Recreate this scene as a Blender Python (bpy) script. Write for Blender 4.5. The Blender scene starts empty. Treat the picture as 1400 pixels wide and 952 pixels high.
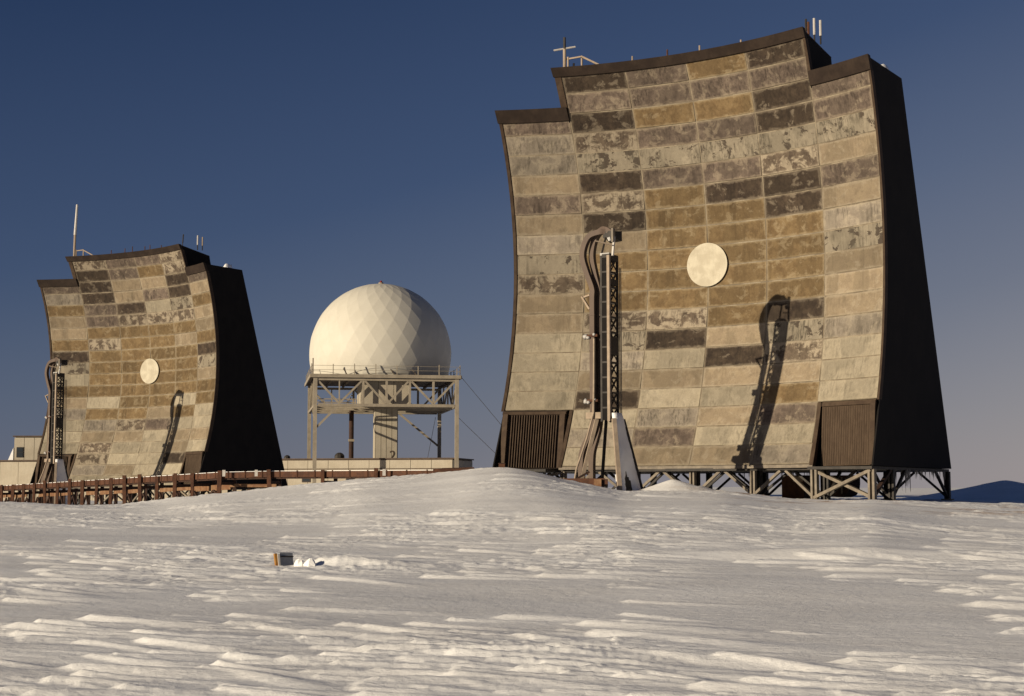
import bpy, math, random
import numpy as np
from mathutils import Vector, Matrix
random.seed(7)
rng = np.random.default_rng(7)
R = math.radians
scene = bpy.context.scene
COL = scene.collection

# ------------------------------------------------------------------ camera, sky, sun, exposure
CZ = 1.9                                   # eye height; all heights below are relative to the eye and lifted by CZ
FPX = 2161.0
cam_d = bpy.data.cameras.new('camera')
cam_d.sensor_width = 36.0
cam_d.lens = FPX / 1400.0 * 36.0
cam_d.clip_start = 0.1
cam_d.clip_end = 20000
cam = bpy.data.objects.new('camera', cam_d)
COL.objects.link(cam)
cam.location = (0, 0, CZ)
cam.rotation_euler = (R(90 + 5.259), 0, 0)
scene.camera = cam

SUN_EL, SUN_AZ_LEFT = 12.0, 55.0           # degrees; azimuth is left of the direction behind the camera
Ldir = Vector((-math.sin(R(SUN_AZ_LEFT)) * math.cos(R(SUN_EL)), -math.cos(R(SUN_AZ_LEFT)) * math.cos(R(SUN_EL)), math.sin(R(SUN_EL))))
world = bpy.data.worlds.new('World')
scene.world = world
world.use_nodes = True
wn = world.node_tree
wn.nodes.clear()
wo = wn.nodes.new('ShaderNodeOutputWorld')
bg = wn.nodes.new('ShaderNodeBackground')
sky = wn.nodes.new('ShaderNodeTexSky')
sky.sky_type = 'NISHITA'
sky.sun_disc = False
sky.sun_elevation = R(SUN_EL)
sky.sun_rotation = math.atan2(Ldir.x, Ldir.y)
sky.altitude = 300
sky.air_density = 1.0
sky.dust_density = 0.6
sky.ozone_density = 2.2
bg.inputs['Strength'].default_value = 0.09
# the film's rendering of that clear sky: deep blue overhead and across the sun, lavender towards the horizon
tcw = wn.nodes.new('ShaderNodeTexCoord')
sep = wn.nodes.new('ShaderNodeSeparateXYZ'); wn.links.new(tcw.outputs['Generated'], sep.inputs[0])
dot = wn.nodes.new('ShaderNodeVectorMath'); dot.operation = 'DOT_PRODUCT'; wn.links.new(tcw.outputs['Generated'], dot.inputs[0])
dot.inputs[1].default_value = (math.sin(R(SUN_AZ_LEFT)), math.cos(R(SUN_AZ_LEFT)), 0)
def wm(op, a, b):
    m = wn.nodes.new('ShaderNodeMath'); m.operation = op
    for k, v in ((0, a), (1, b)):
        if isinstance(v, (int, float)): m.inputs[k].default_value = v
        else: wn.links.new(v, m.inputs[k])
    return m.outputs[0]
sq = wm('MULTIPLY', dot.outputs['Value'], dot.outputs['Value'])
eff = wm('SUBTRACT', sep.outputs[2], wm('MULTIPLY', wm('SUBTRACT', sq, 0.33), 0.33))
fac = wm('DIVIDE', wm('ADD', eff, 0.25), 1.5)
ramp = wn.nodes.new('ShaderNodeValToRGB'); wn.links.new(fac, ramp.inputs[0])
stops = [(-0.25, (0.37, 0.325, 0.335)), (-0.09, (0.285, 0.255, 0.275)), (0.037, (0.138, 0.145, 0.200)), (0.12, (0.082, 0.102, 0.172)), (0.215, (0.036, 0.058, 0.132)), (0.39, (0.010, 0.024, 0.076)), (1.2, (0.006, 0.014, 0.05))]
els = ramp.color_ramp.elements
while len(els) < len(stops): els.new(0.5)
for e, (p_, c_) in zip(els, stops):
    e.position = (p_ + 0.25) / 1.5; e.color = (*[x * k_ / 0.09 for x, k_ in zip(c_, (0.74, 0.74, 0.74))], 1)
mixw = wn.nodes.new('ShaderNodeMix'); mixw.data_type = 'RGBA'; mixw.inputs[0].default_value = 0.92
wn.links.new(sky.outputs[0], mixw.inputs[6]); wn.links.new(ramp.outputs[0], mixw.inputs[7])
wn.links.new(mixw.outputs[2], bg.inputs[0])
wn.links.new(bg.outputs[0], wo.inputs[0])

sun_d = bpy.data.lights.new('sun', 'SUN')
sun_d.energy = 4.4
sun_d.angle = R(0.5)
sun_d.color = (1.0, 0.86, 0.64)
sun = bpy.data.objects.new('sun', sun_d)
COL.objects.link(sun)
sun.location = (-60, -40, 40)
sun.rotation_euler = Ldir.to_track_quat('Z', 'Y').to_euler()

scene.view_settings.view_transform = 'Standard'
scene.view_settings.look = 'None'
scene.view_settings.exposure = 0.42
scene.view_settings.gamma = 1.0
scene.render.engine = 'CYCLES'
scene.cycles.max_bounces = 6

# ------------------------------------------------------------------ helpers
def tag(o, label=None, cat=None, group=None, kind=None):
    if label: o['label'] = label
    if cat: o['category'] = cat
    if group: o['group'] = group
    if kind: o['kind'] = kind
    return o

def empty(name, loc, rz=0.0):
    o = bpy.data.objects.new(name, None)
    COL.objects.link(o)
    o.location = loc
    o.rotation_euler = (0, 0, rz)
    o.empty_display_size = 0.5
    return o

class MB:
    def __init__(s): s.v = []; s.f = []
    def add(s, vs, fs):
        n = len(s.v)
        s.v += [tuple(v) for v in vs]
        s.f += [tuple(i + n for i in f) for f in fs]
        return s
    def box(s, x0, x1, y0, y1, z0, z1):
        vs = [(x, y, z) for z in (z0, z1) for y in (y0, y1) for x in (x0, x1)]
        return s.add(vs, [(0, 2, 3, 1), (4, 5, 7, 6), (0, 1, 5, 4), (2, 6, 7, 3), (0, 4, 6, 2), (1, 3, 7, 5)])
    def beam(s, a, b, w, h, up=(0, 0, 1)):
        a = Vector(a); b = Vector(b); d = (b - a).normalized(); up = Vector(up)
        if abs(d.dot(up)) > 0.98: up = Vector((0, 1, 0))
        x = d.cross(up).normalized() * (w / 2); z = x.cross(d).normalized() * (h / 2)
        vs = [p + sx * x + sz * z for p in (a, b) for sx, sz in ((-1, -1), (1, -1), (1, 1), (-1, 1))]
        return s.add(vs, [(3, 2, 1, 0), (4, 5, 6, 7), (0, 1, 5, 4), (1, 2, 6, 5), (2, 3, 7, 6), (3, 0, 4, 7)])
    def tube(s, pts, r, n=8, r2=None):
        pts = [Vector(p) for p in pts]; base = []
        for i, p in enumerate(pts):
            d = (pts[min(i + 1, len(pts) - 1)] - pts[max(i - 1, 0)]).normalized()
            up = Vector((0, 0, 1)) if abs(d.z) < 0.9 else Vector((0, 1, 0))
            x = d.cross(up).normalized(); y = x.cross(d)
            rr = r if r2 is None else r + (r2 - r) * i / (len(pts) - 1)
            base.append([p + rr * (math.cos(2 * math.pi * k / n) * x + math.sin(2 * math.pi * k / n) * y) for k in range(n)])
        vs = [v for ring in base for v in ring]; fs = []
        for i in range(len(pts) - 1):
            for k in range(n):
                a = i * n + k; b = i * n + (k + 1) % n
                fs.append((a, b, b + n, a + n))
        fs.append(tuple(reversed(range(n)))); fs.append(tuple(range((len(pts) - 1) * n, len(pts) * n)))
        return s.add(vs, fs)
    def sweep(s, pts, w, h, side=(1, 0, 0)):            # rectangular duct along a path; side = constant width direction
        side = Vector(side).normalized(); pts = [Vector(p) for p in pts]; vs = []
        for i, p in enumerate(pts):
            d = (pts[min(i + 1, len(pts) - 1)] - pts[max(i - 1, 0)]).normalized()
            nrm = side.cross(d).normalized()
            vs += [p + a * side * w / 2 + b * nrm * h / 2 for a, b in ((-1, -1), (1, -1), (1, 1), (-1, 1))]
        fs = []
        for i in range(len(pts) - 1):
            for k in range(4):
                a = i * 4 + k; b = i * 4 + (k + 1) % 4
                fs.append((a, b, b + 4, a + 4))
        m = (len(pts) - 1) * 4
        fs += [(3, 2, 1, 0), (m, m + 1, m + 2, m + 3)]
        return s.add(vs, fs)
    def prism(s, poly, d):                              # planar 3-D polygon extruded by vector d
        n = len(poly); d = Vector(d); poly = [Vector(p) for p in poly]
        vs = poly + [p + d for p in poly]
        fs = [tuple(reversed(range(n))), tuple(range(n, 2 * n))]
        fs += [(i, (i + 1) % n, (i + 1) % n + n, i + n) for i in range(n)]
        return s.add(vs, fs)
    def strip(s, rows, closed_thick=None):              # rows of equal length points -> quads; optional thickness vector
        n = len(rows[0]); m = len(rows)
        vs = [p for r in rows for p in r]
        fs = [(i * n + k, i * n + k + 1, (i + 1) * n + k + 1, (i + 1) * n + k) for i in range(m - 1) for k in range(n - 1)]
        if closed_thick is not None:
            t = Vector(closed_thick); N = len(vs)
            vs = [Vector(p) for p in vs]; vs += [p + t for p in vs]
            fs += [tuple(reversed([i + N for i in f])) for f in fs]
            bd = [i for i in range(n)] + [i * n + n - 1 for i in range(1, m)] + [(m - 1) * n + k for k in range(n - 2, -1, -1)] + [i * n for i in range(m - 2, 0, -1)]
            for i in range(len(bd)):
                a, b = bd[i], bd[(i + 1) % len(bd)]
                fs.append((b, a, a + N, b + N))
        return s.add(vs, fs)
    def mesh(s, name):
        me = bpy.data.meshes.new(name)
        me.from_pydata([tuple(v) for v in s.v], [], s.f)
        import bmesh
        bm = bmesh.new(); bm.from_mesh(me); bmesh.ops.recalc_face_normals(bm, faces=bm.faces); bm.to_mesh(me); bm.free()
        return me
    def build(s, name, mat, parent=None, smooth=False):
        me = s.mesh(name); me.materials.append(mat)
        if smooth:
            for p in me.polygons: p.use_smooth = True
        o = bpy.data.objects.new(name, me); COL.objects.link(o)
        if parent: o.parent = parent
        return o

# ------------------------------------------------------------------ materials
class NT:
    def __init__(s, name):
        s.m = bpy.data.materials.new(name); s.m.use_nodes = True
        s.t = s.m.node_tree; s.t.nodes.clear()
        s.out = s.n('ShaderNodeOutputMaterial'); s.b = s.n('ShaderNodeBsdfPrincipled')
        s.l(s.b.outputs[0], s.out.inputs[0])
        s.b.inputs['Specular IOR Level'].default_value = 0.2
    def n(s, k, **kw):
        nd = s.t.nodes.new(k)
        for a, b in kw.items(): setattr(nd, a, b)
        return nd
    def l(s, a, b): s.t.links.new(a, b)
    def val(s, sock, v):
        if hasattr(v, 'is_linked') or hasattr(v, 'links'): s.l(v, sock)
        else: sock.default_value = v
    def math(s, op, a, b=0.0, c=0.0, clamp=False):
        m = s.n('ShaderNodeMath', operation=op); m.use_clamp = clamp
        s.val(m.inputs[0], a); s.val(m.inputs[1], b); s.val(m.inputs[2], c)
        return m.outputs[0]
    def noise(s, vec, scale, detail=4, rough=0.55, dist=0.0):
        n = s.n('ShaderNodeTexNoise'); s.l(vec, n.inputs['Vector'])
        n.inputs['Scale'].default_value = scale; n.inputs['Detail'].default_value = detail
        n.inputs['Roughness'].default_value = rough; n.inputs['Distortion'].default_value = dist
        return n.outputs['Fac']
    def ss(s, v, lo, hi):
        m = s.n('ShaderNodeMapRange', interpolation_type='SMOOTHSTEP')
        s.val(m.inputs['Value'], v); m.inputs['From Min'].default_value = lo; m.inputs['From Max'].default_value = hi
        return m.outputs[0]
    def mix(s, f, a, b, bt='MIX'):
        m = s.n('ShaderNodeMix', data_type='RGBA', blend_type=bt)
        s.val(m.inputs[0], f)
        for sock, v in ((m.inputs[6], a), (m.inputs[7], b)):
            if isinstance(v, tuple): sock.default_value = (*v, 1)
            else: s.l(v, sock)
        return m.outputs[2]
    def scale(s, vec, sc):
        m = s.n('ShaderNodeMapping'); s.l(vec, m.inputs[0]); m.inputs['Scale'].default_value = sc
        return m.outputs[0]
    def bump(s, h, strength, dist):
        b = s.n('ShaderNodeBump'); s.l(h, b.inputs['Height']); b.inputs['Strength'].default_value = strength; b.inputs['Distance'].default_value = dist
        s.l(b.outputs[0], s.b.inputs['Normal'])
    def done(s, col, rough=0.85, metal=0.0):
        if isinstance(col, tuple): s.b.inputs['Base Color'].default_value = (*col, 1)
        else: s.l(col, s.b.inputs['Base Color'])
        s.val(s.b.inputs['Roughness'], rough); s.b.inputs['Metallic'].default_value = metal
        return s.m

def weathered(name, c1, c2, scale=2.0, streak=0.35, rough=0.8, grain=0.25, lo=0.38, hi=0.62, coord='Object', K=0.66):
    c1 = tuple(x * K for x in c1); c2 = tuple(x * K for x in c2)
    t = NT(name); tc = t.n('ShaderNodeTexCoord'); oi = t.n('ShaderNodeObjectInfo')
    off = t.n('ShaderNodeVectorMath', operation='ADD')
    t.l(tc.outputs[coord], off.inputs[0])
    mul = t.math('MULTIPLY', oi.outputs['Random'], 37.0); t.l(mul, off.inputs[1])
    v = off.outputs[0]
    a = t.ss(t.noise(v, scale, 6, 0.6), lo, hi)
    col = t.mix(a, c1, c2)
    st = t.ss(t.noise(t.scale(v, (5, 5, 0.4)), 1.6, 4, 0.6), 0.35, 0.75)
    col = t.mix(t.math('MULTIPLY', st, streak), col, tuple(x * 0.45 for x in c1))
    g = t.noise(v, scale * 14, 3, 0.7)
    col = t.mix(grain, col, t.mix(g, (0.25, 0.25, 0.25), (0.75, 0.75, 0.75)), 'OVERLAY')
    return t.done(col, rough)

def panel_mat(name, c1, c2, patch, pale, p_lo, p_hi, streak, border):
    """Weathered reflector panel: base mottling, pale worn patches, rain streaks, pale deposit along its edges."""
    KP = 0.65
    c1 = tuple(x * KP for x in c1); c2 = tuple(x * KP for x in c2); pale = tuple(x * KP for x in pale)
    t = NT(name); tc = t.n('ShaderNodeTexCoord'); oi = t.n('ShaderNodeObjectInfo')
    rnd = oi.outputs['Random']
    off = t.n('ShaderNodeVectorMath', operation='ADD'); t.l(tc.outputs['Object'], off.inputs[0])
    cmb = t.n('ShaderNodeCombineXYZ')
    t.l(t.math('MULTIPLY', rnd, 71.0), cmb.inputs[0]); t.l(t.math('MULTIPLY', rnd, 33.0), cmb.inputs[1]); t.l(t.math('MULTIPLY', rnd, 53.0), cmb.inputs[2])
    t.l(cmb.outputs[0], off.inputs[1]); v = off.outputs[0]
    col = t.mix(t.ss(t.noise(v, 2.2, 9, 0.72, 0.25), 0.36, 0.64), c1, c2)
    # half of the sheet darker or paler, as if patched
    half = t.ss(t.math('ADD', t.noise(t.scale(v, (1, 1, 0.3)), 0.60, 1, 0.5), t.math('MULTIPLY', t.noise(v, 5, 4, 0.7), 0.12)), 0.56, 0.585)
    col = t.mix(t.math('MULTIPLY', half, 0.42), col, tuple(min(1, x * 0.55) for x in c2))
    blot = t.ss(t.noise(v, 3.1, 8, 0.75, 0.1), 0.50, 0.70)
    col = t.mix(t.math('MULTIPLY', blot, 0.45), col, tuple(x * 0.55 for x in c1))
    pm = t.ss(t.noise(t.scale(v, (1, 1, 1.15)), 1.5, 10, 0.70, 0.45), p_lo, p_hi)
    col = t.mix(t.math('MULTIPLY', pm, patch), col, pale)
    st = t.ss(t.noise(t.scale(v, (5.5, 5.5, 0.45)), 1.5, 6, 0.7), 0.44, 0.64)
    gate = t.ss(t.noise(v, 0.8, 3), 0.40, 0.60)
    col = t.mix(t.math('MULTIPLY', t.math('MULTIPLY', st, gate), streak), col, tuple(x * 0.36 for x in c1))
    # rain stains that run on from sheet to sheet
    gp = t.n('ShaderNodeNewGeometry').outputs['Position']
    run = t.ss(t.noise(t.scale(gp, (2.2, 2.2, 0.16)), 1.0, 7, 0.72), 0.50, 0.68)
    rung = t.ss(t.noise(gp, 0.16, 3, 0.6), 0.42, 0.60)
    col = t.mix(t.math('MULTIPLY', t.math('MULTIPLY', run, rung), 0.62), col, tuple(x * 0.42 for x in c1))
    # pale edge deposit
    g = t.n('ShaderNodeSeparateXYZ'); t.l(tc.outputs['Generated'], g.inputs[0])
    dx = t.math('MULTIPLY', t.math('MINIMUM', g.outputs[0], t.math('SUBTRACT', 1.0, g.outputs[0])), 3.2)
    dz = t.math('MINIMUM', g.outputs[2], t.math('SUBTRACT', 1.0, g.outputs[2]))
    d = t.math('ADD', t.math('MINIMUM', dx, dz), t.math('MULTIPLY', t.math('SUBTRACT', t.noise(v, 2.6, 5, 0.65), 0.5), 0.42))
    em = t.math('SUBTRACT', 1.0, t.ss(d, 0.0, 0.13))
    col = t.mix(t.math('MULTIPLY', em, border), col, pale)
    col = t.mix(0.32, col, t.mix(t.noise(v, 20, 4, 0.75), (0.12, 0.12, 0.12), (0.88, 0.88, 0.88)), 'OVERLAY')
    hs = t.n('ShaderNodeHueSaturation'); t.l(col, hs.inputs['Color'])
    t.l(t.math('ADD', t.math('MULTIPLY', rnd, 0.34), 0.83), hs.inputs['Value'])
    t.bump(t.noise(v, 9, 5, 0.7), 0.25, 0.03)
    return t.done(hs.outputs[0], 0.85)

PALE = (0.47, 0.40, 0.30)
PM = {
    'L': panel_mat('panel_pale', (0.375, 0.32, 0.235), (0.44, 0.38, 0.285), 0.35, (0.49, 0.42, 0.305), 0.50, 0.62, 0.45, 0.25),
    'G': panel_mat('panel_grey_streaked', (0.27, 0.225, 0.18), (0.37, 0.315, 0.25), 0.45, PALE, 0.50, 0.60, 0.75, 0.40),
    'T': panel_mat('panel_tan', (0.29, 0.225, 0.155), (0.35, 0.275, 0.185), 0.35, PALE, 0.53, 0.63, 0.25, 0.40),
    'O': panel_mat('panel_ochre', (0.165, 0.108, 0.054), (0.250, 0.172, 0.088), 0.55, (0.38, 0.30, 0.19), 0.53, 0.63, 0.25, 0.55),
    'P': panel_mat('panel_mauve_brown', (0.115, 0.086, 0.070), (0.215, 0.165, 0.130), 0.55, (0.37, 0.30, 0.22), 0.52, 0.61, 0.70, 0.45),
    'B': panel_mat('panel_dark_brown', (0.042, 0.029, 0.022), (0.092, 0.066, 0.046), 0.50, (0.33, 0.27, 0.20), 0.56, 0.63, 0.45, 0.40),
    'M': panel_mat('panel_mottled', (0.10, 0.073, 0.055), (0.19, 0.145, 0.105), 0.90, (0.42, 0.35, 0.26), 0.46, 0.55, 0.50, 0.50),
    'N': panel_mat('panel_pale_with_dark_strokes', (0.36, 0.305, 0.23), (0.42, 0.36, 0.27), 0.95, (0.09, 0.068, 0.052), 0.535, 0.575, 0.95, 0.0),
}
M = {}
M['joint'] = weathered('joint_strip_pale', (0.41, 0.34, 0.245), (0.22, 0.175, 0.125), 1.1, 0.4)
M['plate'] = weathered('vertex_plate_cream', (0.74, 0.67, 0.52), (0.60, 0.53, 0.40), 1.8, 0.15, 0.6, 0.2)
M['cladding'] = weathered('dark_brown_cladding', (0.034, 0.022, 0.017), (0.052, 0.035, 0.026), 1.2, 0.3)
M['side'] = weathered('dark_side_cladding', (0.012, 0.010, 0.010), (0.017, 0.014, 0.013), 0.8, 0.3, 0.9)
M['border'] = weathered('brown_edge_board', (0.072, 0.046, 0.031), (0.105, 0.07, 0.046), 2.0, 0.3)
M['ribbed'] = weathered('brown_ribbed_sheet', (0.082, 0.053, 0.034), (0.112, 0.075, 0.049), 1.6, 0.4)
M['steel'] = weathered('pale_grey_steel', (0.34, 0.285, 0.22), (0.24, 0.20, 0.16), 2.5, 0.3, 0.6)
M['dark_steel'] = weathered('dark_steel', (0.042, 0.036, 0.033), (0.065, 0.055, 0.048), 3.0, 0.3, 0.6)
M['guide'] = weathered('brown_waveguide', (0.145, 0.100, 0.078), (0.165, 0.115, 0.088), 1.2, 0.2, 0.6)
M['frost'] = weathered('rime_frost', (0.72, 0.70, 0.68), (0.60, 0.58, 0.55), 5.0, 0.05, 0.9, 0.15)
M['rust'] = weathered('rusty_steel', (0.155, 0.068, 0.038), (0.095, 0.045, 0.030), 4.0, 0.35)
M['rust_dark'] = weathered('dark_rusty_timber', (0.085, 0.045, 0.032), (0.055, 0.033, 0.027), 3.0, 0.35)
M['timber'] = weathered('pale_orange_timber', (0.36, 0.21, 0.115), (0.23, 0.11, 0.058), 2.5, 0.4)
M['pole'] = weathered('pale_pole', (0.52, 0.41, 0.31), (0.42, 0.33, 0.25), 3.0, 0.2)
M['white_rod'] = weathered('white_rod', (0.74, 0.70, 0.66), (0.64, 0.6, 0.56), 3.0, 0.1, 0.5)
M['siding'] = weathered('beige_siding', (0.54, 0.47, 0.365), (0.59, 0.52, 0.41), 0.8, 0.14)
M['siding_trim'] = weathered('brown_roof_trim', (0.16, 0.115, 0.088), (0.12, 0.085, 0.065), 2.0, 0.2)
M['radome'] = weathered('cream_radome_panel', (0.80, 0.75, 0.64), (0.84, 0.79, 0.68), 0.5, 0.03, 0.55, 0.08)
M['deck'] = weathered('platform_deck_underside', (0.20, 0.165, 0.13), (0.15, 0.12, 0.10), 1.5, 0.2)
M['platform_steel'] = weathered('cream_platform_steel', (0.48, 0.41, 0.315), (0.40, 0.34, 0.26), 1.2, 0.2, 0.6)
M['orange'] = weathered('orange_board', (0.50, 0.25, 0.06), (0.40, 0.17, 0.04), 6.0, 0.2)
M['blue_grey'] = weathered('blue_grey_board', (0.36, 0.38, 0.43), (0.44, 0.46, 0.50), 8.0, 0.2)
M['red'] = weathered('red_lamp', (0.30, 0.04, 0.03), (0.25, 0.03, 0.02), 6.0, 0.1)
def glass():
    t = NT('dark_window_glass'); t.b.inputs['Specular IOR Level'].default_value = 0.6
    return t.done((0.02, 0.025, 0.03), 0.12)
M['glass'] = glass()
def ice():
    t = NT('icicle_ice'); t.b.inputs['Specular IOR Level'].default_value = 0.5
    return t.done((0.16, 0.15, 0.15), 0.2)
M['ice'] = ice()

def snow_mat(name, dirt):
    t = NT(name); geo = t.n('ShaderNodeNewGeometry'); v = geo.outputs['Position']
    a = t.ss(t.noise(t.scale(v, (0.5, 0.9, 1)), 0.9, 6, 0.6), 0.35, 0.65)
    col = t.mix(a, (0.80, 0.785, 0.77), (0.87, 0.86, 0.85))
    if dirt:      # wind-blown grit lying on the snow in front of the legs
        sx = t.n('ShaderNodeSeparateXYZ'); t.l(v, sx.inputs[0])
        mx = t.math('MULTIPLY', t.ss(sx.outputs[0], 4.0, 9.0), t.math('SUBTRACT', 1.0, t.ss(sx.outputs[0], 30, 40)))
        my = t.math('MULTIPLY', t.ss(sx.outputs[1], 45.0, 52.0), t.math('SUBTRACT', 1.0, t.ss(sx.outputs[1], 61, 66)))
        nz = t.ss(t.noise(t.scale(v, (0.35, 0.5, 1)), 0.8, 7, 0.7), 0.50, 0.66)
        col = t.mix(t.math('MULTIPLY', t.math('MULTIPLY', t.math('MULTIPLY', mx, my), nz), 0.95), col, (0.44, 0.31, 0.22))
    h = t.math('ADD', t.noise(t.scale(v, (3.0, 6.0, 3)), 1.6, 8, 0.7), t.math('MULTIPLY', t.noise(v, 14, 4, 0.7), 0.4))
    t.bump(h, 0.8, 0.022)
    t.b.inputs['Subsurface Weight'].default_value = 0.0
    return t.done(col, 0.8)
M['snow'] = snow_mat('wind_packed_snow', True)
M['snow_plain'] = snow_mat('clean_snow', False)

# ------------------------------------------------------------------ terrain
def perlin(x, y, seed=0):
    xi = np.floor(x).astype(np.int64); yi = np.floor(y).astype(np.int64)
    xf = x - xi; yf = y - yi
    def grad(ix, iy, dx, dy):
        h = (ix * 374761393 + iy * 668265263 + seed * 1442695041) & 0xFFFFFFFF
        h = ((h ^ (h >> 13)) * 1274126177) & 0xFFFFFFFF
        h = h ^ (h >> 16)
        a = (h & 0xFFFF) / 65536.0 * 2 * np.pi
        return np.cos(a) * dx + np.sin(a) * dy
    u = xf * xf * xf * (xf * (xf * 6 - 15) + 10); w = yf * yf * yf * (yf * (yf * 6 - 15) + 10)
    a = grad(xi, yi, xf, yf); b = grad(xi + 1, yi, xf - 1, yf)
    c = grad(xi, yi + 1, xf, yf - 1); d = grad(xi + 1, yi + 1, xf - 1, yf - 1)
    return (a + u * (b - a)) * (1 - w) + (c + u * (d - c)) * w
def fbm(x, y, seed, octv=4, gain=0.5):
    s = 0; a = 1.0; f = 1.0
    for i in range(octv):
        s = s + a * perlin(x * f, y * f, seed + i * 17); a *= gain; f *= 2.03
    return s
def sstep(a, b, t):
    t = np.clip((t - a) / (b - a), 0, 1); return t * t * (3 - 2 * t)

# skyline of the snow in front of the site: bearing, distance and level (relative to the eye)
_cp = np.array([(-300, 104, -0.85), (0, 104, -0.72), (75, 94, -0.70), (140, 85.5, -0.66), (213, 79.3, -0.42), (260, 75.5, -0.16), (300, 73.5, -0.02), (370, 73, 0.20), (440, 72, 0.43), (500, 70, 0.62), (560, 69.5, 0.74), (600, 69, 0.84),
                (650, 68, 1.0), (700, 67.5, 1.06), (735, 66.5, 0.86), (765, 65, 0.60), (800, 64, 0.36), (845, 62.5, 0.07), (880, 62.5, 0.06), (990, 63, 0.08), (1060, 63, -0.16), (1110, 62.5, -0.28), (1190, 61, -0.28), (1300, 66, -0.40), (1400, 68, -0.47), (1700, 68, -0.55)])
_ang = np.linspace((-300 - 700) / FPX, (1700 - 700) / FPX, 1200)
def _smooth(v, n=41):
    k = np.hanning(n + 2)[1:-1]; k /= k.sum()
    return np.convolve(np.pad(v, n // 2, mode='edge'), k, mode='valid')
_dc = _smooth(np.interp(_ang, (_cp[:, 0] - 700) / FPX, _cp[:, 1])); _zc = _smooth(np.interp(_ang, (_cp[:, 0] - 700) / FPX, _cp[:, 2]))
def plane(d): return -1.9 + 1.46 * np.clip(d / 65.0, 0, 1.0) ** 1.1
def macro(x, y):
    d = np.maximum(y, 0.5); a = np.clip(x / d, _ang[0], _ang[-1])
    dc = np.interp(a, _ang, _dc); zc = np.interp(a, _ang, _zc)
    t = sstep(-34, 0, d - dc)
    front = plane(d) * (1 - t) + zc * t
    zb = -0.32 - 0.65 * sstep(2, -16, x)
    far = np.maximum(y, 0)
    rise = sstep(260, 1500, far) * (5.2 + 1.6 * fbm(x / 260.0, y / 400.0, 91, 3)) + np.maximum(far - 1500, 0) * 0.0032
    zb = zb + rise
    s = sstep(0, 13, d - dc)
    return np.where(d < dc, front, zc * (1 - s) + zb * s)
def bump_drift(x, y, cx, cy, lx, ly, h, ang=0.0, sharp=1.0):
    c, s_ = math.cos(ang), math.sin(ang)
    u = ((x - cx) * c + (y - cy) * s_) / lx; v = (-(x - cx) * s_ + (y - cy) * c) / ly
    r = np.sqrt(u * u + v * v + 0.002)
    return h * np.clip(1 - r, 0, 1) ** sharp

WIND = R(-17)
# wind-carved ridges are stamped into a fine height map, then sampled by the ground mesh
GX0, GX1, GY0, GY1, GS = -46.0, 46.0, 6.0, 112.0, 0.05
gx = np.arange(GX0, GX1, GS); gy = np.arange(GY0, GY1, GS)
H = np.zeros((len(gy), len(gx)), np.float32)
Xg, Yg = np.meshgrid(gx, gy)
cw, sw = math.cos(WIND), math.sin(WIND)
Uw = Xg * cw + Yg * sw; Vw = -Xg * sw + Yg * cw
wob = fbm(Uw / 5.0, Vw / 4.0, 5, 2) * 0.7
patchy = fbm(Xg / 7.0, Yg / 9.0, 44, 3)
rid = 1 - np.abs(fbm(Uw / 3.0, (Vw + wob) / 0.42, 21, 4, 0.6)) * 2.2
rough_field = sstep(-0.10, 0.40, patchy)
H += (0.030 * np.clip(rid, 0, 1) ** 3.0 * (0.10 + rough_field)).astype(np.float32)
H += (0.060 * fbm(Uw / 10.0, (Vw + wob) / 3.4, 63, 2, 0.4)).astype(np.float32)
H += (0.012 * fbm(Uw / 0.5, (Vw + wob) / 0.13, 33, 4, 0.65) * (0.45 + rough_field)).astype(np.float32)
S = np.zeros_like(H)
NST = 26000
yy = GY0 + 4 + (GY1 - GY0 - 12) * rng.random(NST) ** 2.1
xx = (rng.random(NST) * 2 - 1) * np.minimum(44, yy * 0.46 + 3)
pn = perlin(xx / 7.0, yy / 9.0, 44) + 0.5 * perlin(xx / 7.0 * 2.03, yy / 9.0 * 2.03, 61)
for i in range(NST):
    if pn[i] < 0.42 * rng.random() ** 0.8 - 0.22 - (0.25 if rng.random() < 0.10 else 0): continue
    big = rng.random() ** 2.6
    l = 0.28 + 2.9 * big * (0.5 + 0.9 * rng.random()); w = l * (0.065 + 0.065 * rng.random()) + .02; h = 0.013 + 0.062 * big + 0.013 * rng.random()
    an = WIND + rng.normal() * 0.20
    c, s_ = math.cos(an), math.sin(an)
    ext = max(l, w) + 0.1
    i0 = int((xx[i] - ext - GX0) / GS); i1 = int((xx[i] + ext - GX0) / GS); j0 = int((yy[i] - ext - GY0) / GS); j1 = int((yy[i] + ext - GY0) / GS)
    if i0 < 0 or j0 < 0 or i1 >= len(gx) or j1 >= len(gy): continue
    dx = Xg[j0:j1, i0:i1] - xx[i]; dy = Yg[j0:j1, i0:i1] - yy[i]
    u = (dx * c + dy * s_) / l + 0.5; v = (-dx * s_ + dy * c) / w
    v = v + 0.25 * np.sin(u * 5 + i)
    prof = np.where(u < 0.07, np.clip(u / 0.07, 0, 1), np.clip((1 - u) / 0.93, 0, 1) ** 1.15)
    cross = np.clip(1 - np.abs(v) / (0.35 + 0.75 * np.clip(u, 0, 1) ** 0.6), 0, 1)
    cross = cross * (1.25 - 0.25 * cross)
    np.maximum(S[j0:j1, i0:i1], (h * prof * cross), out=S[j0:j1, i0:i1])
H += S
del Uw, Vw, wob, rid, S
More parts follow.
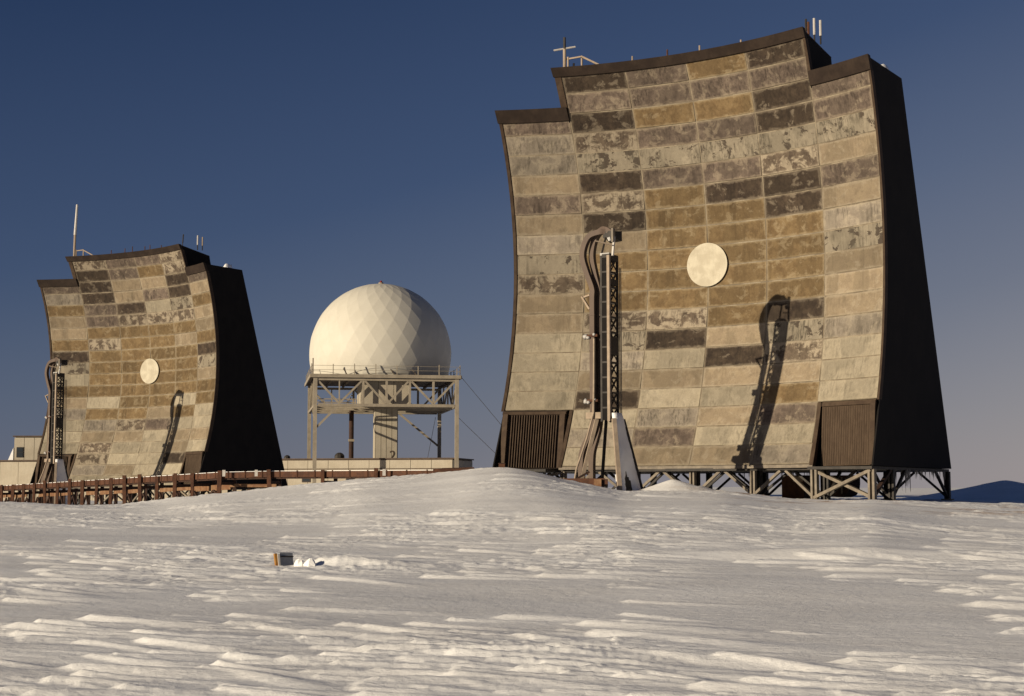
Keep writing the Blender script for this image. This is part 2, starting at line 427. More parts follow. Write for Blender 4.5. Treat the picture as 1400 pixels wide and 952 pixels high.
# a few larger drifts
H += bump_drift(Xg, Yg, 6.55, 64.6, 1.9, 2.2, 0.58, 0.2, 1.15).astype(np.float32)        # peaked drift beside the feed tower
H += bump_drift(Xg, Yg, 28.6, 92.0, 6.2, 5.0, 1.18, -0.2, 1.25).astype(np.float32)        # drift in the lee of the antenna
CRX, CRY = -4.05, 28.3
H += (bump_drift(Xg, Yg, CRX + 0.95, CRY + 0.25, 0.75, 0.40, 0.08, -0.1, 0.8) + bump_drift(Xg, Yg, CRX + 1.6, CRY - 0.0, 1.6, 0.36, 0.15, -0.08, 0.8)).astype(np.float32)
H += bump_drift(Xg, Yg, 6.5, 31.0, 4.5, 0.9, 0.22, -0.1, 0.9).astype(np.float32)
H += bump_drift(Xg, Yg, 1.5, 15.2, 3.2, 0.4, 0.09, -0.22, 0.8).astype(np.float32)
del Xg, Yg, patchy, rough_field
def detail(x, y):
    fx = (x - GX0) / GS; fy = (y - GY0) / GS
    ok = (fx > 1) & (fx < len(gx) - 3) & (fy > 1) & (fy < len(gy) - 3)
    ix = np.clip(fx.astype(int), 0, len(gx) - 2); iy = np.clip(fy.astype(int), 0, len(gy) - 2)
    tx = np.clip(fx - ix, 0, 1); ty = np.clip(fy - iy, 0, 1)
    h = (H[iy, ix] * (1 - tx) + H[iy, ix + 1] * tx) * (1 - ty) + (H[iy + 1, ix] * (1 - tx) + H[iy + 1, ix + 1] * tx) * ty
    edge = np.minimum(np.minimum(fx, len(gx) - fx), np.minimum(fy, len(gy) - fy)) * GS
    return np.where(ok, h, 0) * sstep(0, 3, edge)
def ground_rel(x, y):
    x = np.asarray(x, float); y = np.asarray(y, float)
    far = 0.35 * fbm(x / 30.0, y / 40.0, 77, 3) * sstep(95, 160, np.hypot(x, y))
    return macro(x, y) + detail(x, y) + far
def gz(x, y): return float(ground_rel(np.array([x]), np.array([y]))[0]) + CZ

def make_ground():
    az = np.concatenate([np.linspace(-180, -27, 46)[:-1], np.linspace(-27, 27, 880), np.linspace(27, 180, 46)[1:-1]])
    rr = np.concatenate([[0.02], np.geomspace(0.6, 9, 24)[:-1], np.geomspace(9, 115, 760)[:-1], np.geomspace(115, 9000, 90)])
    A, Rr = np.meshgrid(np.radians(az), rr)
    X = Rr * np.sin(A); Y = Rr * np.cos(A)
    Z = ground_rel(X, Y) + CZ
    n, m = len(rr), len(az)
    co = np.stack([X, Y, Z], -1).reshape(-1, 3).astype(np.float32)
    i = np.arange(n - 1)[:, None]; k = np.arange(m)[None, :]; k2 = (k + 1) % m
    q = np.stack([i * m + k, i * m + k2, (i + 1) * m + k2, (i + 1) * m + k], -1).reshape(-1, 4)[:, ::-1]
    me = bpy.data.meshes.new('snow_ground')
    me.vertices.add(len(co)); me.vertices.foreach_set('co', co.ravel())
    me.loops.add(q.size); me.loops.foreach_set('vertex_index', q.ravel().astype(np.int32))
    me.polygons.add(len(q)); me.polygons.foreach_set('loop_start', np.arange(0, q.size, 4, dtype=np.int32))
    me.polygons.foreach_set('use_smooth', np.ones(len(q), dtype=bool))
    me.update(calc_edges=True)
    me.materials.append(M['snow'])
    o = bpy.data.objects.new('snow_ground', me); COL.objects.link(o)
    tag(o, 'wind-carved snow field with low ridges and drifts', None, None, 'structure')
    o['category'] = 'snow'
make_ground()

# ------------------------------------------------------------------ billboard antennas
TH = R(32.143); FD = 9.723; RH = 0.968; UC = 3.048; UW = 3.088; BASE = 10.95
V1 = Vector((9.197, 73.372, 10.594 + CZ)); V2 = Vector((-29.556, 128.95, 9.90 + CZ))
def arcx(s):
    x = s
    for _ in range(20):
        t = x / (2 * FD); L = FD * (t * math.sqrt(1 + t * t) + math.asinh(t)); x -= (L - s) / math.sqrt(1 + t * t)
    return x
ROWV = [arcx((k - 10) * RH) for k in range(21)]           # heights of the row joints, bottom to top
COLU = [-2 * UC - UW, -2 * UC, -UC, 0, UC, 2 * UC, 2 * UC + UW]
def wd(u, v): return (u * u + v * v) / (4 * FD)
def LP(u, w, v): return (u, -w, v + BASE)                 # dish coordinates (right, forward, up) -> local

CODES1 = ['PGGTPTGNMTTLLLL'.rjust(17).ljust(20), 'BPBMNBMBTOOOMNGTBLGL', 'PPOPNPOOOOOOMBLTLGPT', 'OPOPNPBOOOOOOTBTLTLT', 'BPBBNMBBOOOOBNMTOPLG', 'PPNTPTGNTTTGLLL'.rjust(17).ljust(20)]
CODES2 = ['PGOTTOBNLOTGLLL'.rjust(17).ljust(20), 'MBBBPPOMOOOOLOGTMMGL', 'PPTTBMOOOOOOOOMTLLTL', 'POTPLMOOOOOOOTPLLLLT', 'MMBBNMOTOOOOLOLTTBLL', 'PTOTTOBNTOOLLTL'.rjust(17).ljust(20)]
panel_cache = {}
def panel_mesh(c, k):                                     # k = joint row below the panel
    if (c, k) in panel_cache: return panel_cache[(c, k)]
    g = 0.028
    v0 = ROWV[k] + g; v1 = ROWV[k + 1] - g
    if c in (0, 5) and k == 17: v1 = ROWV[18] - 0.30
    if k == 19: v1 = ROWV[20] - 0.12
    u0 = COLU[c] + g; u1 = COLU[c + 1] - g
    cu, cv = (u0 + u1) / 2, (v0 + v1) / 2; cw_ = wd(cu, cv)
    lift = random.choice((0, 0, .008, .012, .03))                    # lower edge stands proud, like a lapped sheet
    rows = []
    for j, v in enumerate((v0, v1)):
        rows.append([Vector((u - cu, -(wd(u, v) + 0.010 + (lift if j == 0 else 0.0) - cw_), v - cv)) for u in np.linspace(u0, u1, 5)])
    me = MB().strip(rows, (0, 0.02, 0)).mesh('panel')
    me.materials.append(PM['L'])
    panel_cache[(c, k)] = (me, (cu, cw_, cv))
    return panel_cache[(c, k)]

def back_w(v): return -0.5 + 0.346 * (v - 7.8)            # raked rear wall
def make_antenna(name, V, codes, label):
    root = empty(name, (V.x, V.y, V.z - BASE), -TH)
    tag(root, label, 'antenna', 'concave billboard antennas')
    # panels
    for c in range(6):
        for k in range(20):
            r = 19 - k
            if codes[c][r] == ' ': continue
            me, (cu, cw_, cv) = panel_mesh(c, k)
            o = bpy.data.objects.new('panel', me); COL.objects.link(o); o.parent = root
            o.location = LP(cu, cw_, cv)
            o.material_slots[0].link = 'OBJECT'; o.material_slots[0].material = PM[codes[c][r]]
    # curved backing behind the joints
    def sheet(us, vs, dw): return [[LP(u, wd(u, v) + dw, v) for u in us] for v in vs]
    m = MB()
    m.strip(sheet(np.linspace(COLU[1] - .02, COLU[5] + .02, 25), ROWV, 0.0), (0, 0.08, 0))
    m.build('backing_sheet', M['joint'], root)
    for a, b in ((0, 1), (5, 6)):
        vs = ROWV[3:18] + [ROWV[18] - 0.28]
        e0, e1 = (COLU[a], COLU[b] - .03) if a == 0 else (COLU[a] + .03, COLU[b])
        MB().strip(sheet(np.linspace(e0, e1, 7), vs, 0.0), (0, 0.08, 0)).build('backing_sheet', M['joint'], root)
    # round plate at the vertex
    m = MB(); n = 40
    ring = lambda rr, w: [LP(rr * math.cos(t * 2 * math.pi / n), w + wd(rr, 0), 0.06 + rr * math.sin(t * 2 * math.pi / n)) for t in range(n)]
    a, b, c0 = ring(1.03, 0.10), ring(1.03, 0.13), ring(0.6, 0.135)
    m.add(a + b + c0 + [LP(0, 0.137, 0.06)], [(i, (i + 1) % n, n + (i + 1) % n, n + i) for i in range(n)] + [(n + i, n + (i + 1) % n, 2 * n + (i + 1) % n, 2 * n + i) for i in range(n)] + [(2 * n + i, 2 * n + (i + 1) % n, 3 * n) for i in range(n)] + [tuple(range(n - 1, -1, -1))])
    m.build('vertex_plate', M['plate'], root)
    # edge boards
    EW = COLU[6]; EC = COLU[5]
    def edge_board(u_in, u_out, vs, dw, name='edge_board', mat='border'):
        rows = [[LP(u_in, wd(u_in, v) + dw, v), LP(u_out, wd(u_out, v) + dw, v)] for v in vs]
        MB().strip(rows, (0, 0.35, 0)).build(name, M[mat], root)
    wing_vs = [ROWV[3] - .05] + ROWV[4:18] + [ROWV[18] - .3]
    edge_board(-EW, -EW - .13, wing_vs, 0.06); edge_board(EW, EW + .10, wing_vs, 0.06)
    top_vs = [ROWV[18] + .28, ROWV[19], ROWV[20] - .1]
    edge_board(-EC - .01, -EC - .30, top_vs, 0.06); edge_board(EC + .01, EC + .14, top_vs, 0.06)
    low_vs = [ROWV[0] - .05, ROWV[1], ROWV[2], ROWV[3] - .02]
    edge_board(EC + .01, EC + .20, low_vs, 0.05); edge_board(-EC - .01, -EC - .16, low_vs, 0.05)
    rows = [[LP(u, wd(u, ROWV[0]) + 0.02, ROWV[0] - .16), LP(u, wd(u, ROWV[0]) + 0.02, ROWV[0] - .02)] for u in np.linspace(-EC - .15, EC + .15, 17)]
    MB().strip(rows, (0, 0.3, 0)).build('edge_board', M['steel'], root)
    # fascias along the roof edges
    def fascia(u0, u1, v0, v1, ov):
        rows = [[LP(u, wd(u, v0) + ov, v0), LP(u, wd(u, v1) + ov + .06, v1)] for u in np.linspace(u0, u1, 13)]
        MB().strip(rows, (0, 0.3, 0)).build('fascia', M['cladding'], root)
    fascia(-EC - .34, EC + .16, ROWV[20] - .14, ROWV[20] + 0.26, 0.12)
    fascia(-EW - .16, -EC - .01, ROWV[18] - .32, ROWV[18] + .27, 0.12)
    fascia(EC + .02, EW + .12, ROWV[18] - .32, ROWV[18] + .27, 0.12)
    # bodies: side walls, roofs, rear walls
    def side_poly(u, v_top_f, v_top_b, vs, lower):
        pts = [LP(u, wd(u, v) - 0.05, v) for v in vs] + [LP(u, wd(u, v_top_f) - 0.0, v_top_f), LP(u, back_w(v_top_b), v_top_b), LP(u, back_w(-9.45), -9.45)]
        return pts if not lower else lower + pts
    zt, zb_ = ROWV[18] + .20, 7.78
    for sgn in (1, -1):
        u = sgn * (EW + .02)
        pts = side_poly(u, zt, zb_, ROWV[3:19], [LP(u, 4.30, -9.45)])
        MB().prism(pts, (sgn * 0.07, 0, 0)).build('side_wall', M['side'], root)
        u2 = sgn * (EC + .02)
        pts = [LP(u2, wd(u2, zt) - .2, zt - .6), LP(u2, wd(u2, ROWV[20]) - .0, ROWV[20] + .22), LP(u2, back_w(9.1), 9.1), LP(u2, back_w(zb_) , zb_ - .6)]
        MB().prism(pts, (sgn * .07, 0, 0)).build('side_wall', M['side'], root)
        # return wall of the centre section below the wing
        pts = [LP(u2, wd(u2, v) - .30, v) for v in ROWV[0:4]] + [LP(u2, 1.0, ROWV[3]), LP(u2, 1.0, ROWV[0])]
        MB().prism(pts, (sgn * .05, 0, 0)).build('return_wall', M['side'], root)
        # wing roof
        us = np.linspace(sgn * (EC + .1), sgn * (EW + .08), 5)
        MB().strip([[LP(u_, wd(u_, zt), zt - .01), LP(u_, back_w(zb_), zb_)] for u_ in us], (0, 0, -.06)).build('roof', M['cladding'], root)
        # recessed ribbed wall under the wing
        pw = lambda u_, v: wd(u_, -6.75) + .12 + (-6.75 - v) * 0.13
        ui, uo = sgn * (EC + (.24 if sgn < 0 else .30)), sgn * (EW - .02)
        v_lo, v_hi = -9.42, ROWV[3] - .03
        us_ = np.linspace(ui, uo, 9)
        MB().strip([[LP(x_, pw(x_, v_lo), v_lo) for x_ in us_], [LP(x_, pw(x_, v_hi), v_hi) for x_ in us_]], (0, .06, 0)).build('ribbed_wall', M['ribbed'] if sgn > 0 else M['cladding'], root)
        if sgn < 0: lo_, hi_, nn, rw, rd, mt = uo + .42, ui - .40, 19, .045, .09, 'border'
        else: lo_, hi_, nn, rw, rd, mt = ui + .06, uo - .26, 22, .06, .025, 'ribbed'
        for i in range(nn):
            uu = lo_ + (hi_ - lo_) * i / (nn - 1)
            MB().beam(LP(uu, pw(uu, -9.38) + rd / 2 + .003, -9.38), LP(uu, pw(uu, -6.9) + rd / 2 + .003, -6.9), rw, rd).build('rib', M[mt], root)
        for ux in ((uo + .14, ui - .14) if sgn < 0 else (uo - .11,)):
            MB().beam(LP(ux, pw(ux, -9.4) + .07, -9.4), LP(ux, pw(ux, -6.85) + .07, -6.85), .28 if sgn < 0 else .2, .12).build('wall_frame', M['border'], root)
        MB().strip([[LP(x_, pw(x_, -6.87) + .09, -6.87) for x_ in us_], [LP(x_, pw(x_, -6.73) + .09, -6.73) for x_ in us_]], (0, .12, 0)).build('wall_frame', M['border'], root)
    us = np.linspace(-EC - .1, EC + .1, 13)
    zc_ = ROWV[20] + .2
    MB().strip([[LP(u_, wd(u_, zc_), zc_), LP(u_, back_w(9.1), 9.1)] for u_ in us], (0, 0, -.06)).build('roof', M['cladding'], root)
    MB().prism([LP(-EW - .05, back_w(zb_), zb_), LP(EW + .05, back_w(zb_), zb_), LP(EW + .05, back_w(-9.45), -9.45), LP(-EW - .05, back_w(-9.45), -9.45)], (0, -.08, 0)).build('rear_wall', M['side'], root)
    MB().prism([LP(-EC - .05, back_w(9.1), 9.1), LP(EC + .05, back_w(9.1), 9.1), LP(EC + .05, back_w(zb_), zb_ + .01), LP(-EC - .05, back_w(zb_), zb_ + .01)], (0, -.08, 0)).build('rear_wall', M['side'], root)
    # floor and edge girders
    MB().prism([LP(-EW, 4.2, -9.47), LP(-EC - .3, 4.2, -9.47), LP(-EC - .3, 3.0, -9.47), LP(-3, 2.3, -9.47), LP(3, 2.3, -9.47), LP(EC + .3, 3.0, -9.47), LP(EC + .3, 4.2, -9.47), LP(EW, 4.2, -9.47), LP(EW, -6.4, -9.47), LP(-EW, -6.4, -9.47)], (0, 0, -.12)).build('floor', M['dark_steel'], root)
    # legs and braces
    gcache = {}
    def foot(u, w):
        p = Vector(LP(u, w, 0)); p.rotate(Matrix.Rotation(-TH, 3, 'Z')); p = p + Vector((V.x, V.y, 0))
        return gz(p.x, p.y) - (V.z - BASE) - BASE
    def leg(u, w, size, mat, lean=0.0):
        f = foot(u, w + lean)
        a, b = LP(u, w, -9.58), LP(u, w + lean, f - .25)
        mb = MB()
        for d in (-1, 1): mb.beam((a[0] + d * size * .32, a[1], a[2]), (b[0] + d * size * .32, b[1], b[2]), size * .3, size)
        mb.beam(a, b, size * .5, size * .22)
        mb.build('leg', M[mat], root)
        MB().box(b[0] - size * .9, b[0] + size * .9, b[1] - size * .9, b[1] + size * .9, f + BASE - .12, f + BASE + .05).build('foot_plate', M['steel'], root)
        return (u, w, f)
    def brace(a, b, mat, s=.13): MB().beam(a, b, s, s * .8).build('brace', M[mat], root)
    fw = lambda u: (3.95 if abs(u) > 6.5 else wd(u, -9.36) - .35)
    front_u = [-9.1, -6.2, -3.05, 0.0, 3.05, 6.2, 9.1]
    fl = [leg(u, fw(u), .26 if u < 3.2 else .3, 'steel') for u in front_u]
    for i, (u, w, f) in enumerate(fl):
        for dlt in (-1, 1):
            if 0 <= i + dlt < 7:
                u2, w2, f2 = fl[i + dlt]
                if {i, i + dlt} in ({5, 6}, {0, 1}):
                    brace(LP(u, w + .08 * dlt, f + .12), LP(u2, w2 + .08 * dlt, -9.62), 'steel', .16)
                else:
                    brace(LP(u, w, f + .1), LP((u + u2) / 2 - dlt * .12, (w + w2) / 2, -9.60), 'steel', .14)
    for w_ in (1.5, -6.35):
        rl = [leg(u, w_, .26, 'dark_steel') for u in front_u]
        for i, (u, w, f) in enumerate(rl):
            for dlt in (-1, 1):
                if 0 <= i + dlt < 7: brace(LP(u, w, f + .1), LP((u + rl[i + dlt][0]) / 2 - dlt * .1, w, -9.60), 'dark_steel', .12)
            for wd2 in (-1.75, 1.75):
                if -6.5 < w + wd2 < 2.8 and u in (9.1, 6.2, -9.1): brace(LP(u, w, f + .1), LP(u, w + wd2, -9.60), 'dark_steel', .12)
    f9 = fl[6]; brace(LP(9.1, f9[1], f9[2] + .1), LP(9.1, 1.7, -9.6), 'rust_dark', .16)
    # railing on the left corner of the centre roof
    zr = ROWV[20] + .24
    for (u_, dw) in ((-5.85, -.3), (-5.2, -.3)):
        MB().beam(LP(u_, wd(u_, zr) + dw, zr - .1), LP(u_, wd(u_, zr) + dw, zr + .62), .07, .07).build('rail_post', M['pole'], root)
    w0 = wd(-5.5, zr) - .3
    MB().beam(LP(-6.1, w0 + .1, zr + .52), LP(-5.2, w0, zr + .56), .07, .07).build('rail', M['pole'], root)
    MB().beam(LP(-5.2, w0, zr + .58), LP(-4.1, w0 - .4, zr - .05), .08, .08).build('rail', M['pole'], root)
    # snow lump caught on the rear roof corner
    m = MB()
    pts = [LP(EW - .3 + .25 * math.cos(t), .75 + .55 * math.sin(t), 7.80 + BASE * 0) for t in np.linspace(0, 2 * math.pi, 9)[:-1]]
    pts2 = [LP(EW - .3 + .15 * math.cos(t + .2), .70 + .36 * math.sin(t + .2), 8.10 + .05 * math.sin(3 * t)) for t in np.linspace(0, 2 * math.pi, 9)[:-1]]
    m.add(pts + pts2, [(i, (i + 1) % 8, 8 + (i + 1) % 8, 8 + i) for i in range(8)] + [tuple(range(8, 16))])
    m.build('snow_cap', M['snow_plain'], root, True)
    return root
ant1 = make_antenna('billboard_antenna', V1, CODES1, 'tall concave panelled antenna on splayed legs with white cross mast on its roof')
ant2 = make_antenna('billboard_antenna', V2, CODES2, 'tall concave panelled antenna behind the rusty trestle with tall white whip mast on roof')
icm = MB()
for i in range(46):
    cl = random.choice([(-.6, .5), (-.6, .4), (-2.6, .5), (-4.4, .4), (-5.6, .3)])
    w_ = cl[0] + random.gauss(0, cl[1] * .7); L_ = random.uniform(.15, .55) * (2.0 if cl[0] == -.6 else .8)
    u_ = COLU[6] + random.uniform(-.25, .05)
    icm.tube([LP(u_, w_, -9.55), LP(u_ + .01, w_, -9.60 - L_)], .022, 5, .004)
for i in range(30):
    u_ = random.choice([1.2, 1.6, 2.2, -1.0, 6.8]) + random.gauss(0, .35); w_ = -6.2
    icm.tube([LP(u_, w_, -9.55), LP(u_, w_, -9.65 - random.uniform(.1, .5))], .02, 5, .004)
tag(icm.build('icicles', M['ice'], ant1), None, None, None, 'stuff')

def ant_pt(V, u, w, v):
    p = Vector(LP(u, w, v)); p.rotate(Matrix.Rotation(-TH, 3, 'Z')); return Vector((V.x, V.y, V.z - BASE)) + p

# ------------------------------------------------------------------ feed towers
def make_feed(V, label):
    g0 = ant_pt(V, 0, FD, 0)
    root = empty('feed_tower', (g0.x, g0.y, V.z - BASE), -TH)
    tag(root, label, 'feed tower', 'feed towers facing the antennas')
    Q = lambda u, w, v: (u, -w, v + BASE)           # w measured from the focus, outwards from the dish
    vb = gz(g0.x, g0.y) - V.z - 0.25
    # pedestal: four tapering corner posts, plates on two faces
    tu, bu, vt = .40, 1.0, -7.55
    cx = 0.02
    cor = [(1, 1), (-1, 1), (-1, -1), (1, -1)]
    for su, sw_ in cor:
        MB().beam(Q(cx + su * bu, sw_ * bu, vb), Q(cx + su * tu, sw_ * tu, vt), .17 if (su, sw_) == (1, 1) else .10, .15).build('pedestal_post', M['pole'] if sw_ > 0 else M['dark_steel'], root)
    MB().prism([Q(cx + bu - .03, bu * .98, vb), Q(cx + bu - .03, -bu * .98, vb), Q(cx + tu - .03, -tu, vt), Q(cx + tu - .03, tu, vt)], (-.05, 0, 0)).build('pedestal_plate', M['dark_steel'], root)
    # snow blown onto the sheltered face
    rows = []; nv, nu = 26, 12
    for i in range(nv + 1):
        t = i / nv; v = vb + .12 + (vt + .25 - vb - .12) * t; half = bu + (tu - bu) * ((v - vb) / (vt - vb)); x = cx + half
        row = []
        for j in range(nu + 1):
            s_ = -1 + 2 * j / nu
            ragged = 0.34 * math.exp(-t * 9) * 0
            edge = max(0, 1 - abs(s_) ** 4)
            low = 1.0 if s_ < -.25 else min(1, max(0, (t - .22 - .05 * math.sin(s_ * 9)) * 9))
            if s_ > .0 and s_ < 1: low = max(low, 1 if s_ > .62 else 0)
            th = .005 + (.05 + .07 * abs(math.sin(i * 1.7 + j * 2.3)) * .6 + .04 * math.sin(i * .6)) * edge * low
            th = th if low > 0 else -.08
            row.append(Q(x + th + .004, s_ * half * .95, v))
        rows.append(row)
    rows = [list(reversed(r)) for r in rows]
    MB().strip(rows, (-.10, 0, 0)).build('snow_crust', M['snow_plain'], root, True)
    # lattice mast
    mu, ml, v1, v2 = .17, .37, vt - .1, -.78
    for su, sw_ in cor:
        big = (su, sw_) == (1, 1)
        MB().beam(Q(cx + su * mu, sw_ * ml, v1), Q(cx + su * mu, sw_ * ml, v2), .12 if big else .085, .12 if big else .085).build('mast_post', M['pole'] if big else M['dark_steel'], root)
    n = 11; dv = (v2 - v1) / n
    for i in range(n):
        a, b = v1 + i * dv, v1 + (i + 1) * dv
        for face in range(4):
            (su, sa), (eu, ea) = cor[face], cor[(face + 1) % 4]
            for (p, q_) in (((su, sa, a), (eu, ea, b)), ((eu, ea, a), (su, sa, b))):
                if face % 2 == 0 and p[0] == su and i % 2: pass
                MB().beam(Q(cx + p[0] * mu, p[1] * ml, p[2]), Q(cx + q_[0] * mu, q_[1] * ml, q_[2]), .04, .04).build('lattice_brace', M['dark_steel'], root)
            MB().beam(Q(cx + su * mu, sa * ml, b - .06), Q(cx + eu * mu, ea * ml, b - .06), .07, .07).build('lattice_strut', M['dark_steel'], root)
    for (va, vb2) in ((-4.9, -4.15), (-2.0, -1.75), (-.98, -.72)):
        MB().box(cx - mu + .04, cx + mu + .05, -ml - .02, ml + .02, va + BASE, vb2 + BASE).build('mast_panel', M['dark_steel'], root)
    # ladder rails on the far side of the shaded face
    for w_ in (-.52, -.64):
        MB().beam(Q(cx + mu + .03, w_, v1), Q(cx + mu + .03, w_, -1.2), .03, .03).build('ladder_rail', M['steel'], root)
    # narrow dark plate filling the black band on the mast's front face
    MB().box(cx - mu - .03, cx + mu - .065, -ml - .03, -ml + .01, -7.6 + BASE, -.8 + BASE).build('mast_dark_plate', M['side'], root)
    # two ducts
    def spl(P, k=7):
        out = []
        P = [P[0]] + P + [P[-1]]
        for i in range(1, len(P) - 2):
            for s_ in range(k):
                t = s_ / k
                out.append(tuple(0.5 * (2 * P[i][c] + (-P[i - 1][c] + P[i + 1][c]) * t + (2 * P[i - 1][c] - 5 * P[i][c] + 4 * P[i + 1][c] - P[i + 2][c]) * t * t + (-P[i - 1][c] + 3 * P[i][c] - 3 * P[i + 1][c] + P[i + 2][c]) * t ** 3) for c in range(3)))
        out.append(tuple(P[-2])); return out
    for (u0, w0, bulge, ub, vtop) in ((cx - .70, .14, .46, cx - 1.24, .20), (cx - .57, -.13, .30, cx - .90, .31)):
        path = [(ub, w0 + .06, vb + .2), (ub, w0 + .06, vb + .8), (ub, w0 + .06, -9.35), (ub + (u0 - ub) * .12, w0 + .05, -8.85), (ub + (u0 - ub) * .55, w0 + .03, -8.35), (ub + (u0 - ub) * .92, w0, -7.85), (u0, w0, -7.3), (u0, w0, -4.5), (u0, w0, -2.6), (u0, w0, -2.1), (u0 - bulge * .55, w0, -1.45), (u0 - bulge, w0, -.78), (u0 - bulge * .86, w0, -.28), (u0 - bulge * .30, w0 * .9, .13), (cx - .36, w0 * .6, vtop + .07), (cx - .10, .0, vtop + .04), (cx + .12, .0, vtop - .10)]
        MB().sweep([Q(*p) for p in spl(path)], .23, .22, (0, 1, 0)).build('waveguide', M['guide'], root)
        for v_ in (-6.2, -4.7, -3.2):
            MB().box(u0 - .125, u0 + .125, -w0 - .13, -w0 + .13, v_ - .03 + BASE, v_ + .03 + BASE).build('flange', M['guide'], root)
    # horn assembly aimed at the dish
    MB().prism([Q(-.20, .12, .28), Q(.24, .12, .28), Q(.24, .12, 0), Q(-.20, .12, 0)], (0, .30, 0)).build('feed_horn', M['dark_steel'], root)
    mh = MB(); a_ = [(-.22, -.20, .30), (.24, -.20, .30), (.24, -.20, -.02), (-.22, -.20, -.02)]; b_ = [(-.30, -.58, .33), (.32, -.58, .33), (.32, -.58, -.08), (-.24, -.58, -.12)]
    mh.add([Q(*p) for p in a_ + b_], [(0, 1, 2, 3), (7, 6, 5, 4), (0, 4, 5, 1), (1, 5, 6, 2), (2, 6, 7, 3), (3, 7, 4, 0)])
    mh.build('feed_horn', M['dark_steel'], root)
    MB().box(.25, .34, -.24, -.05, -.22 + BASE, .36 + BASE).build('horn_bracket', M['steel'], root)
    MB().beam(Q(cx + .30, .25, -.80), Q(cx + .30, .1, .02), .08, .08).build('horn_post', M['white_rod'], root)
    MB().beam(Q(cx - .25, .25, -.80), Q(cx - .1, .1, .02), .07, .07).build('horn_post', M['dark_steel'], root)
    MB().beam(Q(cx + .30, .3, -.35), Q(cx - .25, .75, -.2), .05, .05).build('horn_post', M['pole'], root)
    MB().box(-.25, .18, -.30, .0, -.82 + BASE, -.66 + BASE).build('frost_patch', M['frost'], root)
    MB().tube([Q(.14, .2, -.02), Q(.18, .2, -.16)], .10, 8, .07).build('frost_patch', M['frost'], root)
    # clamps, rime and cable
    MB().box(-.95, .10, -.32, .34, -7.52 + BASE, -7.26 + BASE).build('duct_clamp', M['pole'], root)
    for v_ in (-4.05, -6.75):
        MB().box(-.90, -.40, -.30, .30, v_ - .07 + BASE, v_ + .03 + BASE).build('duct_clamp', M['rust'], root)
        for (du, dw, dv_, r_) in ((-.98, .25, -.05, .14), (-.84, .30, -.10, .10), (-.55, .30, .02, .09)):
            mb = MB()
            ring = [Q(du + r_ * math.cos(t) * random.uniform(.8, 1.2), dw, v_ + dv_ + r_ * math.sin(t) * random.uniform(.7, 1.1)) for t in np.linspace(0, 2 * math.pi, 8)[:-1]]
            mb.add(ring + [Q(du, dw + r_ * .8, v_ + dv_), Q(du, dw - r_ * .8, v_ + dv_)], [(i, (i + 1) % 7, 7) for i in range(7)] + [((i + 1) % 7, i, 8) for i in range(7)])
            mb.build('rime_lump', M['frost'], root, True)
    MB().tube([Q(-.56, .28, -4.2), Q(-.57, .29, -6.0), Q(-.56, .36, -7.3), Q(-.72, .62, -8.3), Q(-.98, 1.05, -9.6), Q(-1.1, 1.2, vb + .1)], .05, 6).build('cable', M['pole'], root)
    MB().beam(Q(-1.20, .15, -2.40), Q(-.80, .22, -2.95), .08, .08).build('bracket_arm', M['pole'], root)
    MB().beam(Q(-1.10, .15, -2.42), Q(-.78, .22, -2.36), .09, .07).build('bracket_arm', M['pole'], root)
    return root
make_feed(V1, 'feed tower with twin curved ducts before the cross mast antenna, snow on its pedestal')
make_feed(V2, 'feed tower with twin curved ducts behind the rusty trestle posts')

# ------------------------------------------------------------------ roof masts
ZR = ROWV[20] + .2
def roof_pt(V, u, back, z=ZR): return ant_pt(V, u, wd(u, ZR) - back, z)
p = roof_pt(V1, -6.0, .25)
root = empty('cross_mast', p); tag(root, 'cross-shaped antenna mast on the roof corner beside a short railing', 'mast')
MB().tube([(0, 0, -.1), (0, 0, 1.05)], .075, 8).build('pole', M['pole'], root)
MB().tube([(0, 0, 1.05), (0, 0, 1.62)], .065, 8).build('pole_tip', M['dark_steel'], root)
MB().tube([(-.52, 0, .98), (.52, 0, 1.16)], .045, 6).build('cross_arm', M['white_rod'], root)
MB().tube([(.42, .15, -.1), (.45, .15, .4)], .05, 6).build('stub_pole', M['dark_steel'], root)
p = roof_pt(V2, -6.0, .25)
root = empty('whip_mast', p); tag(root, 'tall white fibreglass whip mast on the roof of the antenna behind the trestle', 'mast')
MB().tube([(0, 0, -.1), (.03, 0, 1.9)], .10, 8).build('mount_pole', M['pole'], root)
MB().tube([(.03, 0, 1.9), (.14, 0, 4.45)], .125, 8, .09).build('whip', M['white_rod'], root)
def rod(V, u, back, h, r, mat, label, group, lean=0.0, z=ZR, two=False):
    p = roof_pt(V, u, back, z)
    root = empty('roof_rod', p); tag(root, label, 'rod antenna', group)
    MB().tube([(0, 0, -.08), (lean * .3, 0, h * .3)], r * .7, 6).build('mount', M['dark_steel'], root)
    MB().tube([(lean * .3, 0, h * .3), (lean, 0, h)], r, 6).build('rod', M[mat], root)
for u, h, m_ in ((-3.0, .55, 'pole'), (-1.25, .65, 'rust'), (.4, .6, 'pole'), (2.55, .5, 'pole'), (-1.9, .3, 'pole'), (-.5, .28, 'pole')):
    lab_ = 'short rusty rod standing on the roof edge of the cross mast antenna' if m_ == 'rust' else ('stubby pale rod, barely clearing the roof edge of the cross mast antenna' if h < .4 else 'short pale rod standing on the roof edge of the cross mast antenna')
    rod(V1, u, .8, h, .04, m_, lab_, 'short rods along the roof of the cross mast antenna')
for u, back, h, m_ in ((5.9, 2.0, 1.08, 'white_rod'), (6.1, 2.3, 1.02, 'white_rod'), (5.7, 1.75, .9, 'rust')):
    rod(V1, u, back, h, .055, m_, ('rusty rod beside the two white rods' if m_ == 'rust' else 'white rod, one of two') + ' behind the high corner of the cross mast antenna', 'clump of rods on the cross mast antenna')
